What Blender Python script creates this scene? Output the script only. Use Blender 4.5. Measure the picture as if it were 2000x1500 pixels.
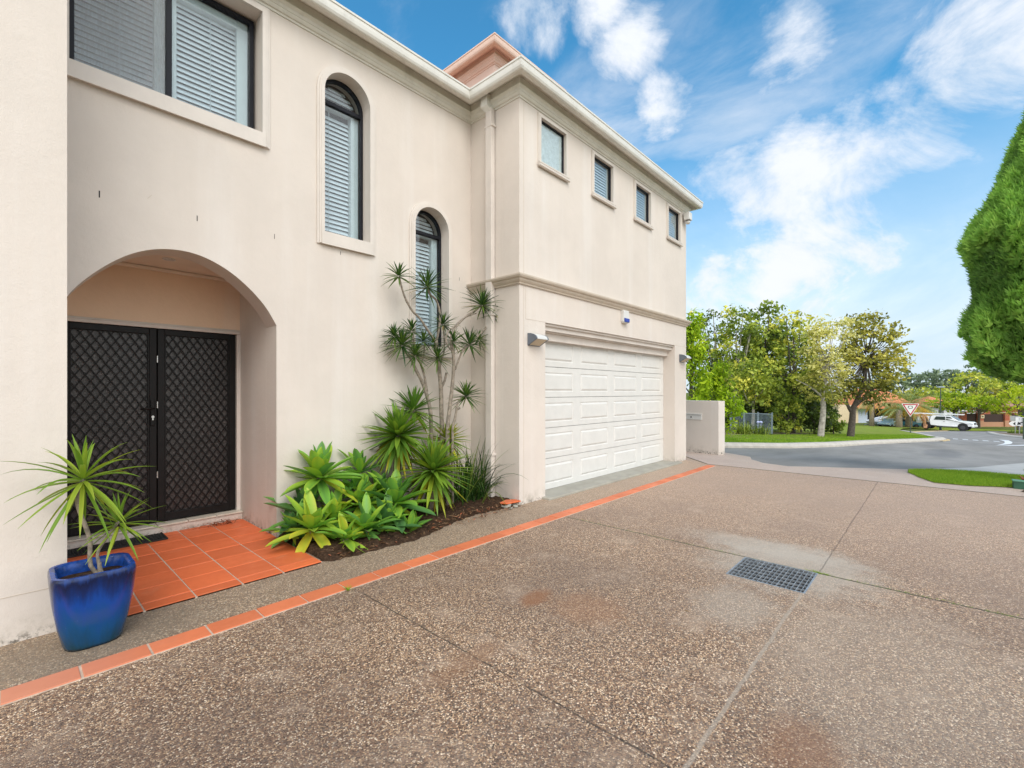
import bpy, bmesh, math, random
import numpy as np
from mathutils import Vector, Matrix
from mathutils.geometry import tessellate_polygon
R = math.radians
scn = bpy.context.scene
for o in list(bpy.data.objects): bpy.data.objects.remove(o)
COL = scn.collection
# ------------------------------------------------------------------ camera
FPX, CX, HY, CH, AZ = 905.0, 1000.0, 765.0, 1.5, R(42.5)
fw = Vector((math.cos(AZ), math.sin(AZ), 0)); rt = Vector((math.sin(AZ), -math.cos(AZ), 0))
cam = bpy.data.cameras.new('camera'); co = bpy.data.objects.new('camera', cam); COL.objects.link(co)
co.location = (0, 0, CH); co.rotation_euler = (R(90), 0, AZ - R(90))
cam.sensor_width = 36; cam.lens = 36 * FPX / 2000.0
cam.shift_y = (HY - 750) / 2000.0
cam.clip_start = 0.05; cam.clip_end = 4000
scn.camera = co
# ------------------------------------------------------------------ light
SUN_EL, SUN_AZ = 46.0, -116.0      # azimuth of the sun, from +X towards +Y
sd = Vector((math.cos(R(SUN_EL)) * math.cos(R(SUN_AZ)), math.cos(R(SUN_EL)) * math.sin(R(SUN_AZ)), math.sin(R(SUN_EL))))
L = bpy.data.lights.new('sun', 'SUN'); L.energy = 1.3; L.angle = R(32); L.color = (1.0, 0.94, 0.87)
lo = bpy.data.objects.new('sun', L); COL.objects.link(lo); lo.rotation_euler = (-sd).to_track_quat('-Z', 'Y').to_euler()
scn.view_settings.view_transform = 'Standard'; scn.view_settings.look = 'None'
scn.view_settings.exposure = 0.63; scn.view_settings.gamma = 1.0; scn.view_settings.use_curve_mapping = False


def pxdir(px, py):
    return (fw + rt * ((px - CX) / FPX) + Vector((0, 0, (HY - py) / FPX)))


world = bpy.data.worlds.new('World'); scn.world = world; world.use_nodes = True
world.cycles.sampling_method = 'MANUAL'; world.cycles.sample_map_resolution = 256
scn.cycles.max_bounces = 7; scn.cycles.diffuse_bounces = 4; scn.cycles.glossy_bounces = 3; scn.cycles.transmission_bounces = 3; scn.cycles.transparent_max_bounces = 10
def build_world():
    nt = world.node_tree; N = nt.nodes; K = nt.links; N.clear()
    out = N.new('ShaderNodeOutputWorld'); bg = N.new('ShaderNodeBackground'); K.new(bg.outputs[0], out.inputs[0])
    sky = N.new('ShaderNodeTexSky'); sky.sky_type = 'NISHITA'; sky.sun_disc = False
    sky.sun_elevation = R(SUN_EL); sky.sun_rotation = R(90 - SUN_AZ); sky.air_density = 1.0; sky.dust_density = 0.6; sky.ozone_density = 2.0
    tc = N.new('ShaderNodeTexCoord'); G = tc.outputs['Generated']
    def math_(op, a, b=None, c=None, clamp=False):
        n = N.new('ShaderNodeMath'); n.operation = op; n.use_clamp = clamp
        for i, v in enumerate((a, b, c)):
            if v is None: continue
            if isinstance(v, (int, float)): n.inputs[i].default_value = v
            else: K.new(v, n.inputs[i])
        return n.outputs[0]
    def ss(v, a, b):
        n = N.new('ShaderNodeMapRange'); n.interpolation_type = 'SMOOTHSTEP'
        n.inputs[1].default_value = a; n.inputs[2].default_value = b; K.new(v, n.inputs[0]); return n.outputs[0]
    sep = N.new('ShaderNodeSeparateXYZ'); K.new(G, sep.inputs[0])
    z = sep.outputs[2]; zz = math_('MAXIMUM', math_('ADD', z, 0.12), 0.04)
    u = math_('DIVIDE', sep.outputs[0], zz); v = math_('DIVIDE', sep.outputs[1], zz)
    cmb = N.new('ShaderNodeCombineXYZ'); K.new(u, cmb.inputs[0]); K.new(v, cmb.inputs[1])
    def noise(vec, sc, det, rough, dist=0.0, scl=(1, 1, 1), rot=0.0, loc=(0, 0, 0)):
        mp = N.new('ShaderNodeMapping'); K.new(vec, mp.inputs[0]); mp.inputs['Scale'].default_value = scl
        mp.inputs['Rotation'].default_value = (0, 0, rot); mp.inputs['Location'].default_value = loc
        n = N.new('ShaderNodeTexNoise'); n.inputs['Scale'].default_value = sc; n.inputs['Detail'].default_value = det
        n.inputs['Roughness'].default_value = rough; n.inputs['Distortion'].default_value = dist
        K.new(mp.outputs[0], n.inputs['Vector']); return n.outputs[0]
    big = noise(cmb.outputs[0], 0.9, 4, 0.55, 0.3, (1, .6, 1), R(35), (3.1, 1.2, 0))
    fine = noise(cmb.outputs[0], 3.4, 10, 0.62, 0.35, (1, .55, 1), R(20), (0.4, 5.2, 0))
    puff = noise(G, 7.0, 10, 0.6, 0.5); iso = noise(G, 4.2, 12, 0.64, 0.5, (1, 1, 1.5), R(20))
    def blob(px, py, rad, soft=0.8):      # a cloud bank in one direction of the sky
        d = pxdir(px, py).normalized()
        dp = N.new('ShaderNodeVectorMath'); dp.operation = 'DISTANCE'; K.new(G, dp.inputs[0]); dp.inputs[1].default_value = d
        return math_('SUBTRACT', 1.0, ss(dp.outputs['Value'], rad * (1 - soft), rad))
    banks = None
    for b in ((1600, 560, .42, .9), (1500, 360, .26, .9), (1730, 470, .42, .9), (1850, 560, .4, .9), (1225, 75, .14, 1), (1180, 10, .13, 1), (1040, 20, .13, .9), (1060, 70, .09, .9), (1560, 30, .17, 1), (1960, 110, .28, 1), (1850, 200, .2, 1), (1400, 560, .3, 1), (1300, 210, .13, 1), (1620, 620, .5, 1)):
        s = blob(*b); banks = s if banks is None else math_('MAXIMUM', banks, s)
    # ragged edges: noise pushes the bank threshold
    bank_m = ss(math_('ADD', math_('MULTIPLY', banks, 0.36), math_('ADD', math_('MULTIPLY', iso, 0.65), math_('MULTIPLY', puff, 0.35))), 0.69, 0.95)
    thin = math_('MULTIPLY', ss(math_('ADD', math_('MULTIPLY', big, .6), math_('MULTIPLY', fine, .4)), 0.45, 0.66), 0.62)
    behind = ss(math_('MULTIPLY', sep.outputs[0], -1.0), 0.0, 0.5)   # unseen sky west of the house, part of the added fill
    mask = math_('MAXIMUM', bank_m, thin)
    rear = ss(sep.outputs[1], 0.15, -0.45) if False else math_('SUBTRACT', 1.0, ss(sep.outputs[1], -0.75, -0.30))
    fill_veil = math_('MULTIPLY', math_('MAXIMUM', behind, rear), 0.85)   # bright fill added in unseen sky the house faces, to lift porch and walls
    mask = math_('MAXIMUM', mask, fill_veil)
    low = math_('SUBTRACT', 1.0, ss(z, 0.04, 0.52))
    mask = math_('MAXIMUM', mask, math_('MULTIPLY', low, 0.92), clamp=True)
    hs = N.new('ShaderNodeVectorMath'); hs.operation = 'MULTIPLY'; K.new(sky.outputs[0], hs.inputs[0]); hs.inputs[1].default_value = (0.050, 0.135, 0.150)
    cc = N.new('ShaderNodeMix'); cc.data_type = 'RGBA'; K.new(ss(iso, .3, .65), cc.inputs[0])
    cc.inputs[6].default_value = (.47, .54, .62, 1); cc.inputs[7].default_value = (.62, .645, .69, 1)
    warm = N.new('ShaderNodeMix'); warm.data_type = 'RGBA'; K.new(fill_veil, warm.inputs[0]); K.new(cc.outputs[2], warm.inputs[6]); warm.inputs[7].default_value = (1.34, 1.29, 1.24, 1)
    mx = N.new('ShaderNodeMix'); mx.data_type = 'RGBA'; K.new(mask, mx.inputs[0]); K.new(hs.outputs[0], mx.inputs[6]); K.new(warm.outputs[2], mx.inputs[7])
    K.new(mx.outputs[2], bg.inputs[0]); bg.inputs[1].default_value = 1.0
build_world()

# ------------------------------------------------------------------ helpers
def gz(x): return 0.0 if x <= 11 else -0.05 * (min(x, 95) - 11)
def WY(px, py, Y):
    d = pxdir(px, py); t = Y / d.y; return Vector((d.x * t, Y, CH + d.z * t))
def at(px, py, d):
    v = pxdir(px, py) * d; return Vector((v.x, v.y, v.z + CH))
def gnd(px, d):
    v = pxdir(px, HY) * d; return Vector((v.x, v.y, gz(v.x)))

class MB:
    def __init__(s): s.v = []; s.f = []
    def add(s, vs, fs):
        n = len(s.v); s.v += [tuple(p) for p in vs]; s.f += [tuple(i + n for i in f) for f in fs]; return s
    def box(s, x0, x1, y0, y1, z0, z1):
        return s.add([(x0, y0, z0), (x1, y0, z0), (x1, y1, z0), (x0, y1, z0), (x0, y0, z1), (x1, y0, z1), (x1, y1, z1), (x0, y1, z1)],
                     [(3, 2, 1, 0), (4, 5, 6, 7), (0, 1, 5, 4), (1, 2, 6, 5), (2, 3, 7, 6), (3, 0, 4, 7)])
    def obox(s, c, size, M=None):
        hx, hy, hz = [a / 2 for a in size]; n = len(s.v); s.box(-hx, hx, -hy, hy, -hz, hz)
        for i in range(n, len(s.v)):
            p = Vector(s.v[i]); p = (M @ p) if M is not None else p; s.v[i] = tuple(p + Vector(c))
        return s
    def bar(s, a, b, w, h, up=(0, 0, 1)):
        a = Vector(a); b = Vector(b); d = (b - a); l = d.length; d.normalize(); u = Vector(up)
        if abs(d.dot(u)) > .99: u = Vector((1, 0, 0))
        y = u.cross(d).normalized(); z = d.cross(y)
        M = Matrix((d, y, z)).transposed(); return s.obox((a + b) / 2, (l, w, h), M)
    def prism(s, pts, a0, a1, axis='y'):
        """2-D outline extruded: axis x -> pts are (y,z), y -> (x,z), z -> (x,y)"""
        def P(p, a): return {'x': (a, p[0], p[1]), 'y': (p[0], a, p[1]), 'z': (p[0], p[1], a)}[axis]
        n = len(pts); vs = [P(p, a0) for p in pts] + [P(p, a1) for p in pts]
        fs = [tuple(range(n))[::-1], tuple(range(n, 2 * n))] + [(i, (i + 1) % n, n + (i + 1) % n, n + i) for i in range(n)]
        return s.add(vs, fs)
    def tube(s, pts, rads, n=8, cap=True):
        pts = [Vector(p) for p in pts]
        if isinstance(rads, (int, float)): rads = [rads] * len(pts)
        vs = []; ref = Vector((0.31, 0.95, 0.07))
        for i, p in enumerate(pts):
            d = (pts[min(i + 1, len(pts) - 1)] - pts[max(i - 1, 0)]).normalized()
            a = d.cross(ref)
            if a.length < .1: a = d.cross(Vector((1, 0, 0)))
            a.normalize(); b = d.cross(a)
            for k in range(n):
                t = 2 * math.pi * k / n; vs.append(p + (a * math.cos(t) + b * math.sin(t)) * rads[i])
        fs = []
        for i in range(len(pts) - 1):
            for k in range(n):
                k2 = (k + 1) % n; fs.append((i * n + k, i * n + k2, (i + 1) * n + k2, (i + 1) * n + k))
        if cap: fs += [tuple(range(n))[::-1], tuple(range((len(pts) - 1) * n, len(pts) * n))]
        return s.add(vs, fs)
    def lathe(s, prof, c=(0, 0, 0), n=20):
        vs = []; m = len(prof)
        for k in range(n):
            t = 2 * math.pi * k / n
            for r, z in prof: vs.append((c[0] + r * math.cos(t), c[1] + r * math.sin(t), c[2] + z))
        fs = [(k * m + i, ((k + 1) % n) * m + i, ((k + 1) % n) * m + i + 1, k * m + i + 1) for k in range(n) for i in range(m - 1)]
        return s.add(vs, fs)

def sweep(path, prof, closed_ends=True):
    """profile (outward offset, z) mitred along a plan polyline; outward = right of travel"""
    P = [Vector((p[0], p[1])) for p in path]; m = MB(); vs = []
    for i, p in enumerate(P):
        def nrm(a, b):
            d = (b - a).normalized(); return Vector((d.y, -d.x))
        if i == 0: o = nrm(P[0], P[1])
        elif i == len(P) - 1: o = nrm(P[-2], P[-1])
        else:
            n1 = nrm(P[i - 1], P[i]); n2 = nrm(P[i], P[i + 1]); o = n1 + n2; o = o / max(o.dot(n1), .2)
        for d, z in prof: vs.append((p.x + o.x * d, p.y + o.y * d, z))
    k = len(prof); fs = []
    for i in range(len(P) - 1):
        for j in range(k):
            j2 = (j + 1) % k; fs.append((i * k + j, (i + 1) * k + j, (i + 1) * k + j2, i * k + j2))
    fs += [tuple(range(k)), tuple(range((len(P) - 1) * k, len(P) * k))[::-1]]
    return m.add(vs, fs)

def shape_mesh(outer, holes, t):
    """2-D outline with holes, extruded by t; returns an MB with (x, y, 0..t)"""
    cu = bpy.data.curves.new('tmp', 'CURVE'); cu.dimensions = '2D'; cu.fill_mode = 'BOTH'; cu.extrude = t / 2
    for ring in [outer] + holes:
        sp = cu.splines.new('POLY'); sp.points.add(len(ring) - 1); sp.use_cyclic_u = True
        for i, p in enumerate(ring): sp.points[i].co = (p[0], p[1], 0, 1)
    ob = bpy.data.objects.new('tmp', cu); COL.objects.link(ob)
    dg = bpy.context.evaluated_depsgraph_get(); me = bpy.data.meshes.new_from_object(ob.evaluated_get(dg))
    m = MB(); m.v = [(v.co.x, v.co.y, v.co.z + t / 2) for v in me.vertices]; m.f = [tuple(p.vertices) for p in me.polygons]
    bpy.data.objects.remove(ob); bpy.data.curves.remove(cu); bpy.data.meshes.remove(me); return m
def front(m, Y):       # (x, z, depth) -> world with depth going into +Y
    m.v = [(x, Y + d, z) for x, z, d in m.v]; return m

def obj(name, m, mat, parent=None, bevel=0, smooth=False, tint=None, fixn=True, bevseg=2):
    me = bpy.data.meshes.new(name)
    off = Vector((0, 0, 0))
    if parent is not None:
        p = parent
        while p is not None: off += p.location; p = p.parent
    me.from_pydata([(v[0] - off.x, v[1] - off.y, v[2] - off.z) for v in m.v], [], m.f)
    if fixn:
        bm = bmesh.new(); bm.from_mesh(me); bmesh.ops.remove_doubles(bm, verts=bm.verts, dist=1e-5)
        bmesh.ops.recalc_face_normals(bm, faces=bm.faces); bm.to_mesh(me); bm.free()
    if tint is not None:
        a = me.attributes.new('tint', 'FLOAT', 'POINT'); a.data.foreach_set('value', np.asarray(tint, dtype=np.float32))
    o = bpy.data.objects.new(name, me); COL.objects.link(o); me.materials.append(mat)
    if parent is not None: o.parent = parent
    if smooth:
        for p in me.polygons: p.use_smooth = True
    if bevel:
        b = o.modifiers.new('bevel', 'BEVEL'); b.width = bevel; b.segments = bevseg; b.limit_method = 'ANGLE'; b.angle_limit = R(40)
    return o
def tag(o, label=None, cat=None, group=None, kind=None):
    if label: o['label'] = label
    if cat: o['category'] = cat
    if group: o['group'] = group
    if kind: o['kind'] = kind
    return o
def thing(name, loc, label, cat, group=None):
    o = bpy.data.objects.new(name, None); COL.objects.link(o); o.location = loc; o.empty_display_size = .2
    return tag(o, label, cat, group)
def copy_tree(o, parent=None):
    c = o.copy(); COL.objects.link(c)
    if parent is not None: c.parent = parent
    for ch in [x for x in bpy.data.objects if x.parent == o]: copy_tree(ch, c)
    return c
def struct(o): o['kind'] = 'structure'; return o

# ------------------------------------------------------------------ materials
class NT:
    def __init__(s, name):
        s.m = bpy.data.materials.new(name); s.m.use_nodes = True; s.t = s.m.node_tree; s.N = s.t.nodes; s.K = s.t.links
        s.p = s.N['Principled BSDF']; s.tc = s.N.new('ShaderNodeTexCoord'); s.O = s.tc.outputs['Object']
        g = s.N.new('ShaderNodeNewGeometry'); s.P = g.outputs['Position']
    def put(s, inp, v):
        if v is None: return
        if isinstance(v, bpy.types.NodeSocket): s.K.new(v, inp)
        elif isinstance(v, (tuple, list)) and len(v) == 3 and inp.type == 'RGBA': inp.default_value = (*v, 1)
        else: inp.default_value = v
    def math(s, op, a, b=None, clamp=False):
        n = s.N.new('ShaderNodeMath'); n.operation = op; n.use_clamp = clamp; s.put(n.inputs[0], a); s.put(n.inputs[1], b); return n.outputs[0]
    def noise(s, sc, det=5, rough=.55, vec=None, dist=0, scl=None):
        n = s.N.new('ShaderNodeTexNoise'); n.inputs['Scale'].default_value = sc; n.inputs['Detail'].default_value = det
        n.inputs['Roughness'].default_value = rough; n.inputs['Distortion'].default_value = dist
        v = vec or s.P
        if scl:
            mp = s.N.new('ShaderNodeMapping'); mp.inputs['Scale'].default_value = scl; s.K.new(v, mp.inputs[0]); v = mp.outputs[0]
        s.K.new(v, n.inputs['Vector']); return n.outputs[0]
    def vor(s, sc, feat='F1', vec=None):
        n = s.N.new('ShaderNodeTexVoronoi'); n.feature = feat; n.inputs['Scale'].default_value = sc; s.K.new(vec or s.P, n.inputs['Vector']); return n
    def ss(s, v, a, b, o0=0., o1=1., lin=False):
        n = s.N.new('ShaderNodeMapRange'); n.interpolation_type = 'LINEAR' if lin else 'SMOOTHSTEP'
        for i, x in ((1, a), (2, b), (3, o0), (4, o1)): n.inputs[i].default_value = x
        s.K.new(v, n.inputs[0]); return n.outputs[0]
    def mix(s, f, a, b, mode='MIX'):
        n = s.N.new('ShaderNodeMix'); n.data_type = 'RGBA'; n.blend_type = mode; s.put(n.inputs[0], f); s.put(n.inputs[6], a); s.put(n.inputs[7], b); return n.outputs[2]
    def ramp(s, v, stops, const=False):
        n = s.N.new('ShaderNodeValToRGB'); s.K.new(v, n.inputs[0]); cr = n.color_ramp
        if const: cr.interpolation = 'CONSTANT'
        while len(cr.elements) < len(stops): cr.elements.new(.5)
        for e, (p, c) in zip(cr.elements, stops): e.position = p; e.color = (*c, 1)
        return n.outputs[0]
    def bump(s, h, strength=.3, dist=.01):
        n = s.N.new('ShaderNodeBump'); n.inputs['Strength'].default_value = strength; n.inputs['Distance'].default_value = dist
        s.K.new(h, n.inputs['Height']); s.K.new(n.outputs[0], s.p.inputs['Normal']); return n
    def xyz(s, v=None):
        n = s.N.new('ShaderNodeSeparateXYZ'); s.K.new(v or s.P, n.inputs[0]); return n.outputs
    def fin(s, col=None, rough=None, spec=None, metal=None):
        s.put(s.p.inputs['Base Color'], col); s.put(s.p.inputs['Roughness'], rough)
        s.put(s.p.inputs['Specular IOR Level'], spec); s.put(s.p.inputs['Metallic'], metal); return s.m

def simple(name, col, rough=.6, var=.08, sc=6, spec=.4, metal=0, bmp=0, bsc=200, dirt=None):
    t = NT(name); n = t.noise(sc, 6, .6)
    a = tuple(c * (1 - var) for c in col); b = tuple(min(1, c * (1 + var)) for c in col)
    c = t.mix(t.ss(n, .3, .7), a, b)
    if dirt: c = t.mix(t.ss(t.noise(sc * .7, 8, .7, scl=(1, 1, .25)), .52, .75, 0, dirt[1]), c, dirt[0])
    if bmp: t.bump(t.noise(bsc, 4, .6), bmp, .003)
    return t.fin(c, t.ss(n, .2, .8, max(0, rough - .07), min(1, rough + .07)), spec, metal)

def wall_mat(name, col):
    t = NT(name); X, Y, Z = t.xyz()
    base = t.mix(t.ss(t.noise(1.1, 6, .6), .32, .68), tuple(c * .96 for c in col), tuple(c * 1.035 for c in col))
    streak = t.ss(t.noise(2.6, 6, .6, scl=(1, 1, .06)), .50, .74, 0, .20)
    base = t.mix(streak, base, (.86, .85, .84))
    gr = t.ss(t.noise(4.1, 7, .65, scl=(1, 1, .09)), .55, .8, 0, .10)
    base = t.mix(gr, base, (.50, .46, .39))
    # splash dirt along the foot of the wall
    foot = t.math('MULTIPLY', t.ss(Z, .0, .22, 1, 0), t.ss(t.noise(9, 8, .7), .38, .72))
    base = t.mix(t.math('MULTIPLY', foot, .6), base, (.30, .26, .20))
    mo = t.math('MULTIPLY', t.ss(Z, .0, .07, 1, 0), t.ss(t.noise(26, 8, .75), .48, .6)); base = t.mix(t.math('MULTIPLY', mo, .85), base, (.07, .06, .045))
    t.bump(t.math('ADD', t.noise(160, 5, .7), t.math('MULTIPLY', t.noise(14, 4, .6), 1.8)), .42, .004)
    return t.fin(base, .85, .2)
M = {}
M['wall'] = wall_mat('cream_render', (.685, .615, .55))
M['pinkwall'] = wall_mat('pink_render', (.72, .56, .49))
M['porchwall'] = wall_mat('bounce_tan_render', (.83, .62, .45))  # tan, with the recess's warm bounce light put into the colour
M['trim'] = simple('cream_trim', (.66, .60, .545), .6, .05, 3, dirt=((.40, .37, .31), .22), bmp=.1, bsc=90)
M['band'] = simple('band_trim', (.56, .48, .39), .65, .06, 5, dirt=((.22, .19, .15), .45))
M['surround'] = simple('window_surround_paint', (.68, .62, .56), .6, .04, 4, dirt=((.4, .36, .3), .2))
M['cornice'] = simple('cornice_paint', (.66, .635, .56), .55, .06, 5, dirt=((.30, .29, .24), .35))
M['gutter'] = simple('gutter_paint', (.70, .685, .63), .35, .05, 4, dirt=((.35, .33, .28), .35))
M['pinkgutter'] = simple('pink_gutter', (.72, .54, .45), .45, .05, 4)
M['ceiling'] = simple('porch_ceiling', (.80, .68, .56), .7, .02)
M['rooftile'] = simple('terracotta_roof', (.40, .20, .13), .7, .25, 4, bmp=.4, bsc=40)
M['black'] = simple('black_aluminium', (.010, .011, .016), .42, .2, 10, .22)
M['doorblack'] = simple('black_door_frame', (.010, .009, .009), .45, .2, 10, .2)
M['white'] = simple('white_plastic', (.68, .67, .64), .4, .03)
M['blind'] = simple('white_blind', (.74, .78, .82), .45, .04, 3)
M['blindframe'] = simple('white_sash', (.62, .67, .68), .4, .03)
M['cord'] = simple('blind_cord', (.5, .55, .58), .6)
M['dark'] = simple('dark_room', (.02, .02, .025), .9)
M['galv'] = simple('galvanised_steel', (.44, .46, .48), .42, .25, 30, .5, .75)
M['pit'] = simple('pit_concrete', (.09, .09, .09), .9)
M['steel'] = simple('steel', (.6, .6, .6), .3, .05, 10, .5, .9)
M['step'] = simple('doorstep_tile', (.62, .56, .47), .45, .06, 8, dirt=((.3, .26, .2), .3))
M['mat'] = simple('rubber_mat', (.022, .021, .02), .75, .3, 40, bmp=.4, bsc=200)
M['lampgrey'] = simple('lamp_grey', (.13, .15, .18), .4, .05)
M['lampwhite'] = simple('lamp_cover', (.62, .62, .60), .35, .04)
M['diffuser'] = simple('lamp_diffuser', (.55, .46, .33), .5, .05)
M['blue'] = simple('blue_plastic', (.01, .04, .33), .3, .1)
M['bark'] = simple('grey_bark', (.25, .21, .165), .85, .35, 30, bmp=.6, bsc=70)
M['darkbark'] = simple('dark_bark', (.095, .08, .065), .9, .4, 12, bmp=.6, bsc=30)
M['palebark'] = simple('pale_bark', (.36, .34, .29), .85, .35, 9, bmp=.5, bsc=30)
M['conc'] = simple('pale_concrete', (.50, .46, .40), .85, .10, 5, dirt=((.25, .23, .19), .4), bmp=.2, bsc=60)
M['path'] = simple('grey_path', (.43, .42, .40), .85, .08, 3, bmp=.2, bsc=60)
M['slab'] = simple('garage_slab', (.36, .34, .29), .8, .12, 4, dirt=((.2, .18, .13), .4), bmp=.2, bsc=80)
M['roadwhite'] = simple('road_paint', (.72, .73, .74), .7, .12, 3)
M['roadyellow'] = simple('yellow_kerb_paint', (.62, .46, .22), .7, .2, 3)
M['tyre'] = simple('tyre', (.02, .02, .022), .8)
M['rim'] = simple('rim', (.08, .08, .09), .4, metal=.5)
M['carwhite'] = simple('car_white', (.78, .80, .83), .2, .02, 1, .6)
M['carblue'] = simple('car_blue', (.40, .60, .72), .2, .02, 1, .6)
M['carteal'] = simple('car_teal', (.06, .22, .30), .2, .05, 1, .6)
M['glassdark'] = simple('dark_glass', (.03, .04, .05), .08, .1, 1, .8)
M['redlight'] = simple('red_lamp', (.45, .02, .02), .3)
M['headlamp'] = simple('headlamp', (.6, .65, .7), .15, .05, 3, .8)
M['brick'] = None
M['soil'] = None

def glass():
    t = NT('window_glass'); N = t.N; K = t.K
    tr = N.new('ShaderNodeBsdfTransparent'); tr.inputs[0].default_value = (.90, .94, .95, 1)
    gl = N.new('ShaderNodeBsdfGlossy'); gl.inputs['Roughness'].default_value = .02
    fr = N.new('ShaderNodeLayerWeight'); fr.inputs[0].default_value = .5
    fc = t.math('ADD', .06, t.math('MULTIPLY', t.math('POWER', fr.outputs['Facing'], 4.0), .8), True)
    mx = N.new('ShaderNodeMixShader'); K.new(fc, mx.inputs[0]); K.new(tr.outputs[0], mx.inputs[1]); K.new(gl.outputs[0], mx.inputs[2])
    K.new(mx.outputs[0], N['Material Output'].inputs[0]); return t.m
M['glass'] = glass()
def frosted():
    t = NT('textured_glass'); v = t.vor(60); c = t.mix(t.ss(t.noise(18, 5, .6), .3, .7), (.70, .71, .68), (.88, .89, .87))
    t.bump(v.outputs[0], .6, .01); return t.fin(c, .3, .5)
M['frosted'] = frosted()
def flyscreen():
    t = NT('flyscreen'); N = t.N; K = t.K
    tr = N.new('ShaderNodeBsdfTransparent'); df = N.new('ShaderNodeBsdfDiffuse')
    w = t.noise(90, 3, .6, scl=(1, 1, .1)); K.new(t.mix(w, (.26, .265, .27), (.62, .63, .65)), df.inputs[0])
    mx = N.new('ShaderNodeMixShader'); K.new(t.ss(w, .3, .7, .16, .34), mx.inputs[0]); K.new(tr.outputs[0], mx.inputs[1]); K.new(df.outputs[0], mx.inputs[2])
    K.new(mx.outputs[0], N['Material Output'].inputs[0]); return t.m
M['flyscreen'] = flyscreen()

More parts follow.
